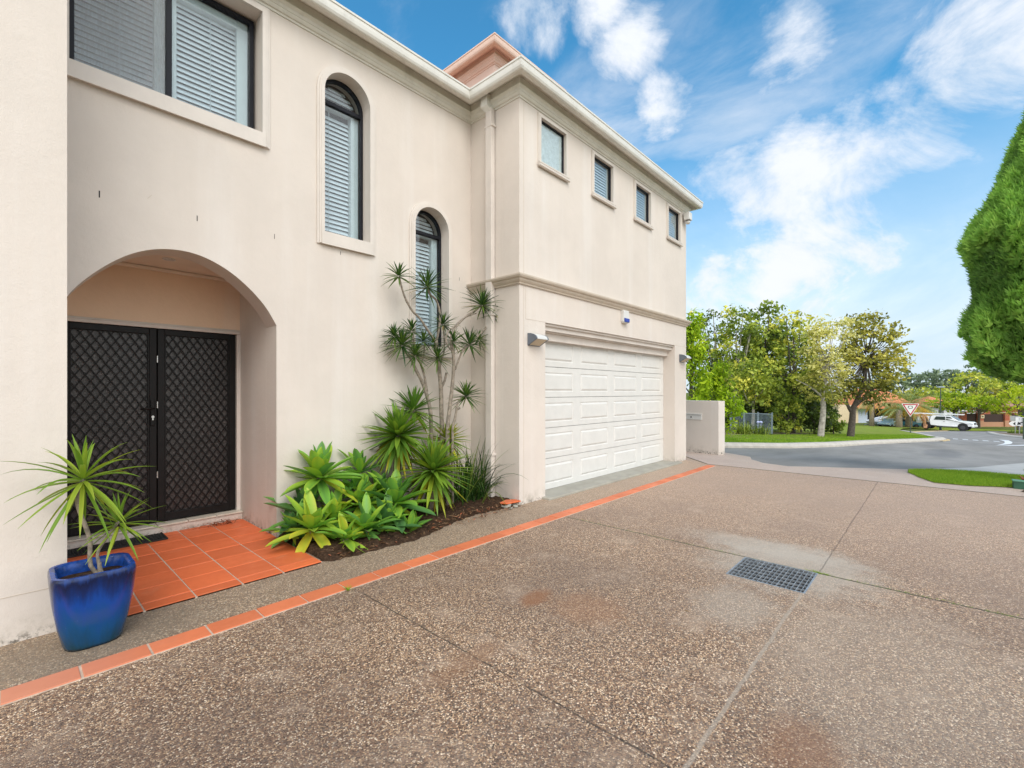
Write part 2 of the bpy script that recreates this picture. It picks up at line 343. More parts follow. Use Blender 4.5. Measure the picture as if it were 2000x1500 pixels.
def pebble_mat(name, warm, pale, detail=True):
    """exposed aggregate: pebbles in a cement matrix, with stains, joints and wear"""
    t = NT(name); X, Y, Z = t.xyz(); s = 128
    wv = t.N.new('ShaderNodeVectorMath'); wv.operation = 'MULTIPLY'; t.K.new(t.P, wv.inputs[0]); wv.inputs[1].default_value = (1, 1, 0)
    flat = wv.outputs[0]
    v = t.vor(s, 'F1', flat); e = t.vor(s, 'DISTANCE_TO_EDGE', flat)
    cr = t.xyz(v.outputs['Color'])
    peb = t.ramp(cr[0], [(0, (.045, .026, .020)), (.15, (.13, .07, .045)), (.30, (.27, .155, .095)), (.45, (.36, .235, .15)), (.57, (.19, .155, .135)), (.67, (.55, .38, .24)), (.80, (.70, .53, .37)), (.91, (.88, .75, .60))], True)
    matrix = t.mix(t.noise(30, 4, .6, flat), tuple(c * .85 for c in warm), tuple(c * 1.2 for c in warm))
    col = t.mix(t.ss(e.outputs['Distance'], .02, .12), matrix if not detail else t.mix(.55, matrix, (.07, .045, .032)), peb)
    big = t.noise(.7, 5, .6, flat); mid = t.noise(2.8, 7, .65, flat)
    col = t.mix(t.ss(big, .38, .66, 0, .45), col, tuple(c * .62 for c in (.24, .18, .15)))
    col = t.mix(t.ss(mid, .5, .75, 0, .40), col, pale)
    if not detail: col = t.mix(.72, col, t.mix(mid, (.60, .45, .37), (.76, .63, .54)))
    if detail:
        col = t.mix(t.ss(X, 2.4, 8.5, 0, .46), col, (.52, .40, .335))
        col = t.mix(1.0, col, (1.38, 1.29, 1.19), 'MULTIPLY')
        wob = t.math('MULTIPLY', t.math('SUBTRACT', t.noise(7, 6, .65, flat), .5), .9)
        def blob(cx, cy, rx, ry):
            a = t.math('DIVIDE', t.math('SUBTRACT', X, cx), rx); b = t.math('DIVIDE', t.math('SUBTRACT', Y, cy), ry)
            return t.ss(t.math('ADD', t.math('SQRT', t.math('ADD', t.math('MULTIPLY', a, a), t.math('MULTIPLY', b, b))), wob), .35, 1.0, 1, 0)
        # pale lime bloom round the drain
        col = t.mix(t.math('MULTIPLY', blob(4.55, .95, .85, .85), .66), col, (.56, .49, .41))
        col = t.mix(t.math('MULTIPLY', blob(4.95, 1.2, .35, 1.0), .45), col, (.62, .56, .48))
        col = t.mix(t.math('MULTIPLY', blob(3.45, 1.05, .5, .35), .5), col, (.52, .44, .36))
        col = t.mix(t.math('MULTIPLY', blob(3.2, .2, 1.3, .9), .40), col, (.52, .42, .33))
        col = t.mix(t.math('MULTIPLY', blob(2.6, 2.15, .22, .12), .75), col, (.33, .14, .06))
        col = t.mix(t.math('MULTIPLY', blob(2.72, 1.78, .35, .34), .45), col, (.38, .19, .10))
        col = t.mix(t.math('MULTIPLY', blob(1.72, 1.92, .35, .12), .45), col, (.33, .17, .09))
        col = t.mix(t.math('MULTIPLY', blob(2.25, .42, .3, .2), .45), col, (.30, .13, .06))
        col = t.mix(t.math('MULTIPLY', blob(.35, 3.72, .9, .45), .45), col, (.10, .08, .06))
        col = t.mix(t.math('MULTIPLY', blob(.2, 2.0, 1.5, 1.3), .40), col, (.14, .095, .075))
        col = t.mix(t.math('MULTIPLY', t.ss(Y, 3.40, 3.50), .28), col, (.52, .42, .30))
        jw = t.math('MULTIPLY', t.math('SUBTRACT', t.noise(5, 4, .6, flat), .5), .03)
        def line(c, p, w, o, o0, o1):
            d = t.math('ABSOLUTE', t.math('ADD', t.math('SUBTRACT', c, p), jw))
            m = t.ss(d, w * .5, w * 1.3, 1, 0)
            return t.math('MULTIPLY', m, t.math('MULTIPLY', t.ss(o, o0, o0 + .05), t.ss(o, o1, o1 + .05, 1, 0)))
        brk = t.ss(t.noise(3.5, 5, .7, flat), .36, .52, .25, 1)
        j1 = line(X, 4.53, .010, Y, -6, 3.27); j2 = t.math('MULTIPLY', line(X, 1.79, .006, Y, .5, 3.27), brk)
        j3 = line(Y, .74, .011, X, -4, 3.99); j4 = line(Y, .72, .006, X, 4.55, 9.77); j5 = line(X, 9.79, .007, Y, -6, 3.9)
        col = t.mix(t.math('MULTIPLY', t.math('MAXIMUM', j2, t.math('MULTIPLY', j5, .5)), .8), col, (.045, .035, .028))
        moss = t.mix(t.ss(t.noise(13, 4, .6, flat), .42, .6), (.05, .04, .03), (.10, .14, .03))
        col = t.mix(j1, col, moss)
        col = t.mix(t.math('MULTIPLY', j3, .65), col, (.50, .42, .34)); col = t.mix(t.math('MULTIPLY', j4, .4), col, (.07, .055, .045))
        hj = t.math('MAXIMUM', t.math('MAXIMUM', j1, j2), j4)
    h = t.ss(e.outputs['Distance'], 0, .3)
    if detail: h = t.math('SUBTRACT', h, t.math('MULTIPLY', hj, 1.5))
    t.bump(h, .75, .006)
    return t.fin(col, t.ss(cr[1], 0, 1, .45, .75, True), .4)
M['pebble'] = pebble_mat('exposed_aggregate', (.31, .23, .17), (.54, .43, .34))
M['pebble2'] = pebble_mat('pale_pink_aggregate', (.55, .40, .33), (.62, .50, .42), False)

def tile_mat(name, col, pale):
    t = NT(name); n = t.noise(5, 6, .6)
    g = t.N.new('ShaderNodeNewGeometry')
    c = t.mix(g.outputs['Random Per Island'], tuple(a * .88 for a in col), tuple(min(1, a * 1.10) for a in col))
    c = t.mix(t.ss(n, .35, .7, 0, .35), c, tuple(a * .72 for a in col))
    c = t.mix(t.ss(t.noise(3.3, 8, .7), .56, .8, 0, .45), c, pale)
    X, Y, Z = t.xyz(); c = t.mix(t.math('MULTIPLY', t.ss(X, .9, 0.1), .38 if 'edg' in name else 0), c, (.52, .30, .22))
    t.bump(t.noise(120, 4, .6), .15, .002); return t.fin(c, t.ss(n, .3, .7, .42, .62), .35)
M['terra'] = tile_mat('terracotta_tile', (.76, .17, .06), (.66, .32, .19))
M['terra_edge'] = tile_mat('terracotta_edging', (.72, .20, .085), (.66, .34, .22))
M['grout'] = simple('pale_grout', (.56, .44, .34), .9, .15, 20)

def brick_mat():
    t = NT('red_brick'); b = t.N.new('ShaderNodeTexBrick'); b.inputs['Scale'].default_value = 4
    cm = t.N.new('ShaderNodeCombineXYZ'); X, Y, Z = t.xyz(); t.K.new(t.math('ADD', X, Y), cm.inputs[0]); t.K.new(Z, cm.inputs[1])
    t.K.new(cm.outputs[0], b.inputs['Vector'])
    low = t.ss(Z, -3.25, -3.2, 1, 0)
    b.inputs['Color1'].default_value = (.40, .10, .05, 1); b.inputs['Color2'].default_value = (.32, .08, .04, 1); b.inputs['Mortar'].default_value = (.40, .30, .24, 1)
    b.inputs['Mortar Size'].default_value = .012
    c = t.mix(low, b.outputs[0], t.mix(.75, b.outputs[0], (.50, .30, .19))); return t.fin(c, .85, .3)
M['brick'] = brick_mat()
def soil_mat():
    t = NT('soil'); n = t.noise(28, 8, .75); c = t.ramp(n, [(.25, (.02, .012, .008)), (.5, (.065, .038, .024)), (.68, (.15, .09, .055)), (.8, (.30, .22, .15))])
    t.bump(n, 1, .03); return t.fin(c, .95, .1)
M['soil'] = soil_mat()
def asphalt():
    t = NT('asphalt'); n = t.noise(1.0, 6, .6, scl=(.35, 1, 1)); f = t.noise(150, 3, .6); c = t.mix(t.ss(n, .3, .7), (.215, .205, .19), (.305, .29, .272))
    c = t.mix(t.ss(f, .5, .75, 0, .4), c, (.35, .35, .36)); t.bump(f, .3, .01)
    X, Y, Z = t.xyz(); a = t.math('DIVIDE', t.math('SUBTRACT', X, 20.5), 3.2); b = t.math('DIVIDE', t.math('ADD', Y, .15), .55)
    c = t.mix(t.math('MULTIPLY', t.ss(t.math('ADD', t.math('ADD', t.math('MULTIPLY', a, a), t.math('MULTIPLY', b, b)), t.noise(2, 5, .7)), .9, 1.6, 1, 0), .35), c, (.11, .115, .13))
    return t.fin(c, .85, .25)
M['asphalt'] = asphalt()
def grass_ground(name, a, b, c3):
    t = NT(name); n = t.noise(1.2, 6, .65); f = t.noise(40, 6, .7, scl=(1, 1, 1))
    c = t.mix(t.ss(n, .3, .7), a, b); c = t.mix(t.ss(t.noise(.45, 5, .6), .48, .68, 0, .6), c, c3)
    c = t.mix(t.ss(f, .3, .7), c, tuple(x * .78 for x in a)); t.bump(f, .8, .04); return t.fin(c, .9, .1)
M['lawn'] = grass_ground('lawn', (.20, .27, .035), (.31, .37, .05), (.42, .36, .10))
M['ground'] = grass_ground('far_ground', (.11, .15, .03), (.19, .21, .06), (.24, .20, .09))
M['dirt'] = simple('mulch_dirt', (.17, .12, .08), .95, .4, 8, bmp=.6, bsc=20)
def speckle():
    t = NT('speckled_dark_panel'); v = t.vor(60); n = t.noise(45, 6, .75); c = t.ramp(n, [(.36, (.022, .018, .017)), (.54, (.065, .055, .052)), (.64, (.17, .15, .145)), (.76, (.50, .47, .46))])
    c2 = t.mix(t.ss(t.noise(2.0, 4, .6), .3, .7, 0, .5), c, (.006, .005, .006)); t.bump(n, .5, .004); return t.fin(c2, .35, .5)
M['speckle'] = speckle()
def pot_mat():
    t = NT('blue_glaze'); X, Y, Z = t.xyz(); drip = t.noise(9, 6, .7, scl=(1, 1, .12))
    h = t.math('ADD', Z, t.math('MULTIPLY', t.math('SUBTRACT', drip, .5), .35))
    c = t.ramp(t.ss(h, 0, .46, 0, 1, True), [(0, (.007, .045, .075)), (.28, (.004, .065, .19)), (.58, (.003, .050, .27)), (.76, (.003, .020, .11)), (.90, (.003, .008, .04)), (1, (.01, .04, .18))])
    c = t.mix(t.ss(t.noise(60, 6, .7), .62, .8, 0, .35), c, (.10, .20, .42)); t.bump(t.noise(14, 4, .6), .12, .01)
    return t.fin(c, t.ss(drip, .3, .7, .12, .26), .42)
M['pot'] = pot_mat()
M['potrim'] = simple('blue_glaze_rim', (.012, .055, .26), .2, .4, 18, .45)

def leaf_mat(name, stops, trans=.35, rough=.45, spec=.35, k=1.0):
    stops = [(p, tuple(min(.85, c * k) for c in q)) for p, q in stops]
    t = NT(name); a = t.N.new('ShaderNodeAttribute'); a.attribute_name = 'tint'
    c = t.ramp(a.outputs['Fac'], stops); t.fin(c, rough, spec)
    tl = t.N.new('ShaderNodeBsdfTranslucent'); t.K.new(t.mix(.35, c, (.45, .55, .05), 'SOFT_LIGHT'), tl.inputs[0])
    mx = t.N.new('ShaderNodeMixShader'); mx.inputs[0].default_value = trans
    t.K.new(t.p.outputs[0], mx.inputs[1]); t.K.new(tl.outputs[0], mx.inputs[2]); t.K.new(mx.outputs[0], t.N['Material Output'].inputs[0]); return t.m
LM = {
 'agave': leaf_mat('agave_leaf', [(0, (.028, .085, .03)), (.3, (.09, .21, .07)), (.55, (.18, .40, .06)), (.8, (.36, .52, .05)), (1, (.60, .55, .05))], .3, .4, k=1.15),
 'yucca': leaf_mat('yucca_leaf', [(0, (.02, .06, .012)), (.35, (.08, .18, .025)), (.65, (.20, .33, .035)), (.85, (.48, .45, .03)), (1, (.40, .24, .05))], .3, .38, k=1.15),
 'dragon': leaf_mat('dragon_leaf', [(0, (.010, .030, .012)), (.5, (.035, .085, .02)), (.85, (.14, .22, .03)), (1, (.30, .20, .06))], .3, .38, k=1.4),
 'potplant': leaf_mat('pot_plant_leaf', [(0, (.07, .16, .018)), (.5, (.19, .34, .035)), (.9, (.42, .50, .05)), (1, (.45, .25, .08))], .35, .35),
 'strap': leaf_mat('strap_leaf', [(0, (.012, .035, .012)), (.6, (.05, .12, .02)), (1, (.20, .25, .05))], .25, .35),
 'green': leaf_mat('green_foliage', [(0, (.03, .055, .012)), (.4, (.12, .17, .022)), (.7, (.24, .29, .035)), (1, (.44, .42, .06))], 0.25, .5, .3, k=1.6),
 'darkgreen': leaf_mat('dark_foliage', [(0, (.018, .032, .010)), (.5, (.07, .11, .018)), (.85, (.18, .22, .03)), (1, (.34, .32, .05))], 0.22, .5, .3, k=1.5),
 'lime': leaf_mat('lime_foliage', [(0, (.12, .20, .01)), (.5, (.33, .45, .015)), (1, (.60, .65, .04))], .45, .5, .3, k=1.05),
 'thuja': leaf_mat('golden_conifer', [(0, (.06, .10, .008)), (.5, (.24, .36, .015)), (1, (.50, .58, .03))], .35, .6, .2, k=1.4),
 'cypress': leaf_mat('cypress_foliage', [(0, (.03, .065, .018)), (.45, (.10, .20, .035)), (.8, (.22, .37, .07)), (1, (.36, .48, .11))], 0.3, .6, .2, k=2.0),
 'cream': leaf_mat('cream_blossom', [(0, (.16, .18, .03)), (.35, (.42, .41, .09)), (.65, (.72, .67, .26)), (1, (.80, .75, .42))], .4, .6, .2, k=1.15),
 'olive': leaf_mat('olive_foliage', [(0, (.055, .06, .012)), (.45, (.20, .20, .03)), (.8, (.40, .36, .06)), (1, (.62, .50, .14))], 0.28, .55, .3, k=1.5),
 'euc': leaf_mat('eucalypt_foliage', [(0, (.07, .10, .07)), (.5, (.13, .17, .11)), (1, (.24, .29, .18))], .3, .7, .1, k=1.6),
 'golden': leaf_mat('dry_frond', [(0, (.25, .16, .03)), (.5, (.50, .32, .05)), (1, (.62, .42, .12))], .35, .6, .2, k=1.6),
 'palm': leaf_mat('palm_frond', [(0, (.10, .15, .05)), (.5, (.22, .29, .11)), (1, (.40, .44, .20))], .3, .6, .2, k=1.3),
 'grass': leaf_mat('grass_blade', [(0, (.06, .14, .012)), (.5, (.17, .28, .022)), (1, (.34, .42, .05))], .4, .6, .2, k=1.45),
 'litter': leaf_mat('leaf_litter', [(0, (.07, .03, .015)), (.4, (.25, .12, .06)), (.7, (.42, .28, .16)), (.9, (.50, .12, .05)), (1, (.60, .50, .36))], .2, .7, .2),
}

# ------------------------------------------------------------------ ground sheets
def sheet(name, pts, mat, off, base=None, kind='structure', holes=None):
    bm = bmesh.new(); vs = [bm.verts.new((p[0], p[1], 0)) for p in pts]
    for a, b, c in tessellate_polygon([[Vector((p[0], p[1], 0)) for p in pts]]):
        try: bm.faces.new((vs[a], vs[b], vs[c]))
        except ValueError: pass
    for x in (11, 95):
        bmesh.ops.bisect_plane(bm, geom=bm.verts[:] + bm.edges[:] + bm.faces[:], plane_co=(x, 0, 0), plane_no=(1, 0, 0))
    if holes:
        x0, x1, y0, y1 = holes
        for co_, no in (((x0, 0, 0), (1, 0, 0)), ((x1, 0, 0), (1, 0, 0)), ((0, y0, 0), (0, 1, 0)), ((0, y1, 0), (0, 1, 0))):
            bmesh.ops.bisect_plane(bm, geom=bm.verts[:] + bm.edges[:] + bm.faces[:], plane_co=co_, plane_no=no)
        dl = [f for f in bm.faces if x0 < f.calc_center_median().x < x1 and y0 < f.calc_center_median().y < y1]
        bmesh.ops.delete(bm, geom=dl, context='FACES')
    for v in bm.verts: v.co.z = gz(v.co.x) + off
    bmesh.ops.recalc_face_normals(bm, faces=bm.faces)
    for f in bm.faces:
        if f.normal.z < 0: f.normal_flip()
    me = bpy.data.meshes.new(name); bm.to_mesh(me); bm.free(); me.materials.append(mat)
    o = bpy.data.objects.new(name, me); COL.objects.link(o); o['kind'] = kind; return o
def kerb(name, pts, w, h, mat, off=.004):
    """raised strip following a ground polyline, body to the left of travel"""
    P = [Vector(p) for p in pts]; m = MB(); vs = []
    Q = [P[0]]
    for a, b in zip(P, P[1:]):
        n = max(1, int((b - a).length / 1.5)); Q += [a + (b - a) * (i / n) for i in range(1, n + 1)]
    for i, p in enumerate(Q):
        d = (Q[min(i + 1, len(Q) - 1)] - Q[max(i - 1, 0)]).normalized(); n = Vector((-d.y, d.x))
        z = gz(p.x); q = p + n * w; zq = gz(q.x)
        vs += [(p.x, p.y, z - .1), (p.x, p.y, z + h * .35), (p.x + n.x * .12, p.y + n.y * .12, z + h), (q.x, q.y, zq + h), (q.x, q.y, zq - .1)]
    fs = [(i * 5 + j, (i + 1) * 5 + j, (i + 1) * 5 + j + 1, i * 5 + j + 1) for i in range(len(Q) - 1) for j in range(4)]
    m.add(vs, fs); o = obj(name, m, mat); return struct(o)

GX0, GX1, GY0, GY1 = 4.0, 4.52, .72, 1.28
sheet('ground', [(-700, -1500), (2500, -1500), (2500, 1500), (-700, 1500)], M['ground'], -.05, holes=(3.9, 4.6, .6, 1.4))
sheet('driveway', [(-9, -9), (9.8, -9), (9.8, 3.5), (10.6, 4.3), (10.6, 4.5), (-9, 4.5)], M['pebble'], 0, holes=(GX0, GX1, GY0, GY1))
sheet('driveway_crossover', [(9.803, -9), (10.85, -9), (10.85, -.99), (10.62, -.6), (10.45, -.38), (10.42, -.03), (10.85, .12), (11.4, .25), (12.3, .28), (12.1, .55), (11.02, 1.57), (10.6, 2.2), (10.75, 2.7), (11.15, 3.02), (11.9, 3.25), (12.45, 3.9), (12.9, 5), (12.9, 7.5), (10.62, 7.5), (10.62, 4.28), (9.803, 3.48)], M['pebble2'], .004)
far_kerb = [(13.4, 7.5), (14.0, 5.5), (14.74, 4.65), (16.94, 3.4), (20.0, 2.58), (24.3, 1.9), (30.9, .51), (34.1, -.18), (37.0, -.42), (38.3, -.33), (39.2, -.05), (43.2, .25), (49.5, .95), (60, 2.3)]
sheet('road', [(12.5, 7.6)] + far_kerb[:] + [(84.7, -1.04), (95.9, -5.5), (97, -9), (97, -60), (20, -60), (18.5, -4), (17.6, -1.7), (16.06, -1.21), (14.35, -.67), (13.12, -.07), (12.2, .45), (11.0, .60), (10.7, 1.5), (10.2, 2.3), (10.3, 3.0), (11.0, 3.5), (12.0, 4.2)], M['asphalt'], -.012)
kerb('kerb', far_kerb, .42, .13, M['conc'])
lawn_far = [(13.8, 8.0), (14.35, 5.9), (15.0, 5.0), (17.15, 3.8), (20.1, 2.99), (24.4, 2.3), (31, .92), (34.3, .24), (37.0, 0), (38.0, .1), (38.9, .4), (43.1, .68), (49.4, 1.4), (60, 2.75), (78, 3.2), (92, 2.5), (97, 1), (97, 60), (14, 60)]
sheet('lawn', lawn_far, M['lawn'], .11)
lawn_near = [(12.1, .42), (12.63, .07), (12.98, -.6), (12.97, -1.17), (12.9, -5), (10.55, -5), (10.61, -.99), (10.48, -.69), (10.3, -.38), (10.27, .03), (10.75, .24), (11.36, .4)]
sheet('verge', lawn_near, M['lawn'], .012)
sheet('footpath', [(12.2, .47), (13.1, -.03), (14.35, -.63), (16.06, -1.16), (17.6, -1.66), (18.4, -4), (18.4, -8), (13.0, -8), (13.02, -1.17), (13.02, -.6), (12.67, .08)], M['path'], .008)
sheet('verge', [(14.6, -1.35), (16.6, -1.75), (17.4, -4), (14.6, -4)], M['lawn'], .02)
# island on the right with its kerb
isl = [(62, -12), (53.5, -5.35), (58.9, -4.7), (66, -4.4), (79.7, -4.4), (80, -12)]
sheet('traffic_island', isl, M['dirt'], .10)
kerb('kerb', [(80, -4.4), (66, -4.05), (58.9, -4.3), (52.9, -5.2), (54, -7.5), (62, -13)], .5, .13, M['conc'])
kerb('kerb', [(48, -4.7), (40.5, -4.15), (38.5, -4.6), (38, -6)], .5, .13, M['conc'])
sheet('verge', [(84.9, -.8), (96, -5.2), (97.2, -9), (97.2, -60), (99.5, -60), (100, 1.2), (92, 2.4)], M['lawn'], .05)
# road markings
sheet('road_marking', [(31.3, -2.05), (34.6, -2.50), (36.5, -2.72), (40.5, -3.0), (44.0, -3.02), (43.5, -3.4), (39.5, -3.25), (36.6, -3.0), (34.6, -2.75)], M['roadwhite'], 0)
sheet('road_marking', [(31.3, -1.98), (32.2, -2.4), (34, -3.0), (37.2, -3.95), (36.4, -3.95), (33.2, -3.1), (31.7, -2.5)], M['roadwhite'], .001)
for k in range(5):
    a = Vector((39.6, -.75)).lerp(Vector((38.5, -2.9)), k / 5); b = Vector((39.6, -.75)).lerp(Vector((38.5, -2.9)), (k + .55) / 5)
    sheet('road_marking', [(a.x, a.y), (b.x, b.y), (b.x + 1.2, b.y), (a.x + 1.2, a.y)], M['roadwhite'], -.001)
kerb('kerb_paint', [(33.6, -.26), (36.6, -.58), (38.3, -.55), (39.6, -.28), (43.6, .0), (50, .7)], .13, .02, M['roadyellow'])
kerb('kerb_paint', [(58, 1.75), (66, 1.1), (84, -1.3)], .25, .03, M['roadyellow'])

# porch paving and tile edging strip: real tiles in a grout bed
def tiles(name, xs, ys, z0, z1, gap, mat, rnd=.0015, seed=1):
    m = MB(); rn = random.Random(seed)
    for x0, x1 in zip(xs, xs[1:]):
        for y0, y1 in zip(ys, ys[1:]):
            dz = rn.uniform(-rnd, rnd); g = gap / 2
            m.box(x0 + g, x1 - g, y0 + g, y1 - g, z0, z1 + dz)
    return struct(obj(name, m, mat, bevel=.003))
tiles('porch_paving', [.27, .335, .635, .935, 1.24, 1.545, 1.87], [3.965, 4.10, 4.40, 4.70, 5.0, 5.3, 5.6, 5.9, 5.995], -.02, .014, .010, M['terra'])
struct(obj('porch_grout', MB().box(.262, 1.872, 3.97, 5.996, -.03, .009), M['grout']))
xs = [-.32 - .295 * k for k in range(12, 0, -1)] + [-.32 + .295 * k for k in range(0, 34)] + [9.66]
tiles('tile_edging', xs, [3.285, 3.45], -.02, .009, .012, M['terra_edge'], .002, 3)
struct(obj('edging_grout', MB().box(-3.86, 9.66, 3.283, 3.452, -.03, .003), M['grout']))
struct(obj('garage_slab', MB().box(5.05, 9.58, 3.93, 4.6, -.05, .03), M['slab'], bevel=.01))
# ------------------------------------------------------------------ the house
house = thing('townhouse', (2.4, 5, 0), 'two storey cream rendered townhouse with arched porch and white garage door', 'house')
def crm(pts, n=4):
    out = []
    for i in range(len(pts) - 1):
        p0 = Vector(pts[max(i - 1, 0)]); p1 = Vector(pts[i]); p2 = Vector(pts[i + 1]); p3 = Vector(pts[min(i + 2, len(pts) - 1)])
        for k in range(n):
            t = k / n; out.append(tuple(.5 * ((2 * p1) + (-p0 + p2) * t + (2 * p0 - 5 * p1 + 4 * p2 - p3) * t * t + (-p0 + 3 * p1 - 3 * p2 + p3) * t ** 3)))
    return out + [tuple(pts[-1])]
arch = crm([(.30, 2.20), (.34, 2.28), (.417, 2.388), (.518, 2.50), (.623, 2.597), (.733, 2.674), (.848, 2.728), (.967, 2.759), (1.092, 2.768), (1.222, 2.75), (1.359, 2.70), (1.502, 2.616), (1.653, 2.488), (1.778, 2.345), (1.875, 2.18)])
def archwin(x0, x1, z0, zs, n=20):       # an arched outline
    c = (x0 + x1) / 2; r = (x1 - x0) / 2
    return [(x0, z0), (x1, z0)] + [(c + r * math.cos(math.pi * k / n), zs + r * math.sin(math.pi * k / n)) for k in range(n + 1)]
TW = (2.37, 2.925, 3.27, 4.845)
SW = (3.575, 4.13, 2.105, 3.68)
outer = [(.262, 0), (.30, 0)] + arch + [(1.875, 0), (4.571, 0), (4.571, 5.60), (.262, 5.60)]
m = shape_mesh(outer, [[(.33, 4.09), (1.73, 4.09), (1.73, 5.30), (.33, 5.30)], archwin(*TW), archwin(*SW)], .28)
obj('wall', front(m, 5.0), M['wall'], house)
# left wing (nearest the camera) and garage wing
m = MB().box(-5, .26, 4.06, 4.31, 0, 5.6).box(.01, .26, 4.312, 6.4, 0, 5.6).box(-5, -4.75, 4.312, 12, 0, 5.6)
obj('wall', m, M['wall'], house)
gw = [(5.30, 0), (6.65, 0), (8.05, 0), (9.44, 0)]
holes = [[(c - .295, 4.69), (c + .295, 4.69), (c + .295, 5.305), (c - .295, 5.305)] for c, _ in gw]
outer = [(4.573, 0), (5.124, 0), (5.124, 2.475), (9.5, 2.475), (9.5, 0), (10.095, 0), (10.095, 5.6), (4.573, 5.6)]
m = front(shape_mesh(outer, holes, .30), 4.06)
m.box(4.573, 4.82, 4.361, 6.4, 0, 5.6).box(9.84, 10.095, 4.361, 12, 0, 5.6).box(-5, 10.095, 12.001, 12.2, 0, 5.6)
obj('wall', m, M['wall'], house)
# dark inside so that windows do not look through
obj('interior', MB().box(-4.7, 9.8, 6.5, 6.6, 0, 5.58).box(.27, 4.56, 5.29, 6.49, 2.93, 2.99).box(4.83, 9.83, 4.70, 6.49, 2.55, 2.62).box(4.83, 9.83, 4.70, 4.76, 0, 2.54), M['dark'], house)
# porch
obj('porch_wall', MB().box(1.875, 2.10, 5.281, 6.5, 0, 2.86), M['wall'], house)
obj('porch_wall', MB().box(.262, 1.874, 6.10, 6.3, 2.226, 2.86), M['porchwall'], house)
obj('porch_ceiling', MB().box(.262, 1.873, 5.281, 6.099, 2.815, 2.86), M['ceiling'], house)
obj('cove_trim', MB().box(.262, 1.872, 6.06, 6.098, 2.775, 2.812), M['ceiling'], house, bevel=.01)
obj('door_frame', MB().box(.262, 1.872, 6.07, 6.098, 2.172, 2.205).box(.262, 1.872, 6.085, 6.098, 2.207, 2.225).box(1.832, 1.873, 6.07, 6.16, .105, 2.17).box(.262, .34, 6.07, 6.16, .105, 2.17), M['trim'], house, bevel=.003)
st = obj('doorstep', MB().box(.262, 1.873, 6.0, 6.4, -.02, .085), M['wall'], house, bevel=.004)
m = MB()
for k in range(6): m.box(.262 + .2685 * k + .003, .262 + .2685 * (k + 1) - .003, 5.985, 6.40, .087, .105)
obj('step_tile', m, M['step'], st, bevel=.003)
# double security doors
def security_door(x0, x1, hinge_left):
    y = 6.10; z0, z1 = .118, 2.168; w = .062
    f = obj('security_door', MB().box(x0, x0 + w, y, y + .03, z0, z1).box(x1 - w, x1, y, y + .03, z0, z1).box(x0 + w, x1 - w, y, y + .03, z0, z0 + w + .02).box(x0 + w, x1 - w, y, y + .03, z1 - w, z1), M['doorblack'], house, bevel=.004)
    b = .012; m = MB()
    m.box(x0 + w + .001, x0 + w + b, y + .004, y + .022, z0 + w + .022, z1 - w - .001).box(x1 - w - b, x1 - w - .001, y + .004, y + .022, z0 + w + .022, z1 - w - .001)
    # diamond grille, clipped to the door
    gx0, gx1, gz0, gz1 = x0 + w, x1 - w, z0 + w + .02, z1 - w
    dx, dz = .076, .117; nx = int((gx1 - gx0) / dx) + 2; H = gz1 - gz0
    k = -int(H / dz) - 2
    for sgn in (1, -1):
        for i in range(-60, 60):
            a = (gx0 + i * dx, gz0) if sgn > 0 else (gx0 + i * dx, gz0)
            # line x = ax + sgn*(z-gz0)*dx/dz
            sl = sgn * dx / dz; zs = [gz0, gz1]
            t0 = ((gx0 - a[0]) / sl) + gz0; t1 = ((gx1 - a[0]) / sl) + gz0
            lo_, hi_ = max(gz0, min(t0, t1)), min(gz1, max(t0, t1))
            if hi_ - lo_ < .015: continue
            # wavy strand: straight segments with flats where the strands cross
            zz = [lo_] + [gz0 + j * dz for j in range(int((lo_ - gz0) / dz) + 1, int((hi_ - gz0) / dz) + 1) if lo_ + .004 < gz0 + j * dz < hi_ - .004] + [hi_]
            m.bar((a[0] + sl * (lo_ - gz0), y + .012 + .003 * sgn, lo_), (a[0] + sl * (hi_ - gz0), y + .012 + .003 * sgn, hi_), .010, .0085, (0, 1, 0))
    j = 0
    g = obj('diamond_grille', m, M['doorblack'], f, fixn=False)
    obj('inner_panel', MB().box(x0 + .01, x1 - .01, y + .035, y + .05, z0 + .01, z1 - .01), M['speckle'], f)
    hm = x0 + .004 if hinge_left else x1 - .004
    return f
dl = security_door(.345, 1.078, True); dr = security_door(1.086, 1.826, False)
for z in (.62, 1.36, 1.845): obj('hinge', MB().tube([(1.082, 6.094, z - .035), (1.082, 6.094, z + .035)], .007, 8), M['steel'], dr)
h = obj('handle', MB().box(1.022, 1.062, 6.083, 6.0985, 1.14, 1.42), M['doorblack'], dl, bevel=.006)
obj('lever', MB().tube([(1.042, 6.084, 1.325), (1.042, 6.045, 1.325), (1.03, 6.035, 1.325), (.93, 6.035, 1.32)], .009, 8), M['doorblack'], h, smooth=True)
obj('keyhole', MB().tube([(1.042, 6.085, 1.235), (1.042, 6.078, 1.235)], .013, 12).box(1.036, 1.048, 6.079, 6.086, 1.20, 1.235), M['steel'], h)
dn = obj('downlight', MB().lathe([(.055, 0), (.055, -.008), (.042, -.008), (.036, .004)], (1.09, 5.61, 2.815), 20), M['white'], house)
obj('lamp_lens', MB().lathe([(.036, 0), (.001, -.003)], (1.09, 5.61, 2.812), 16), M['lampwhite'], dn)

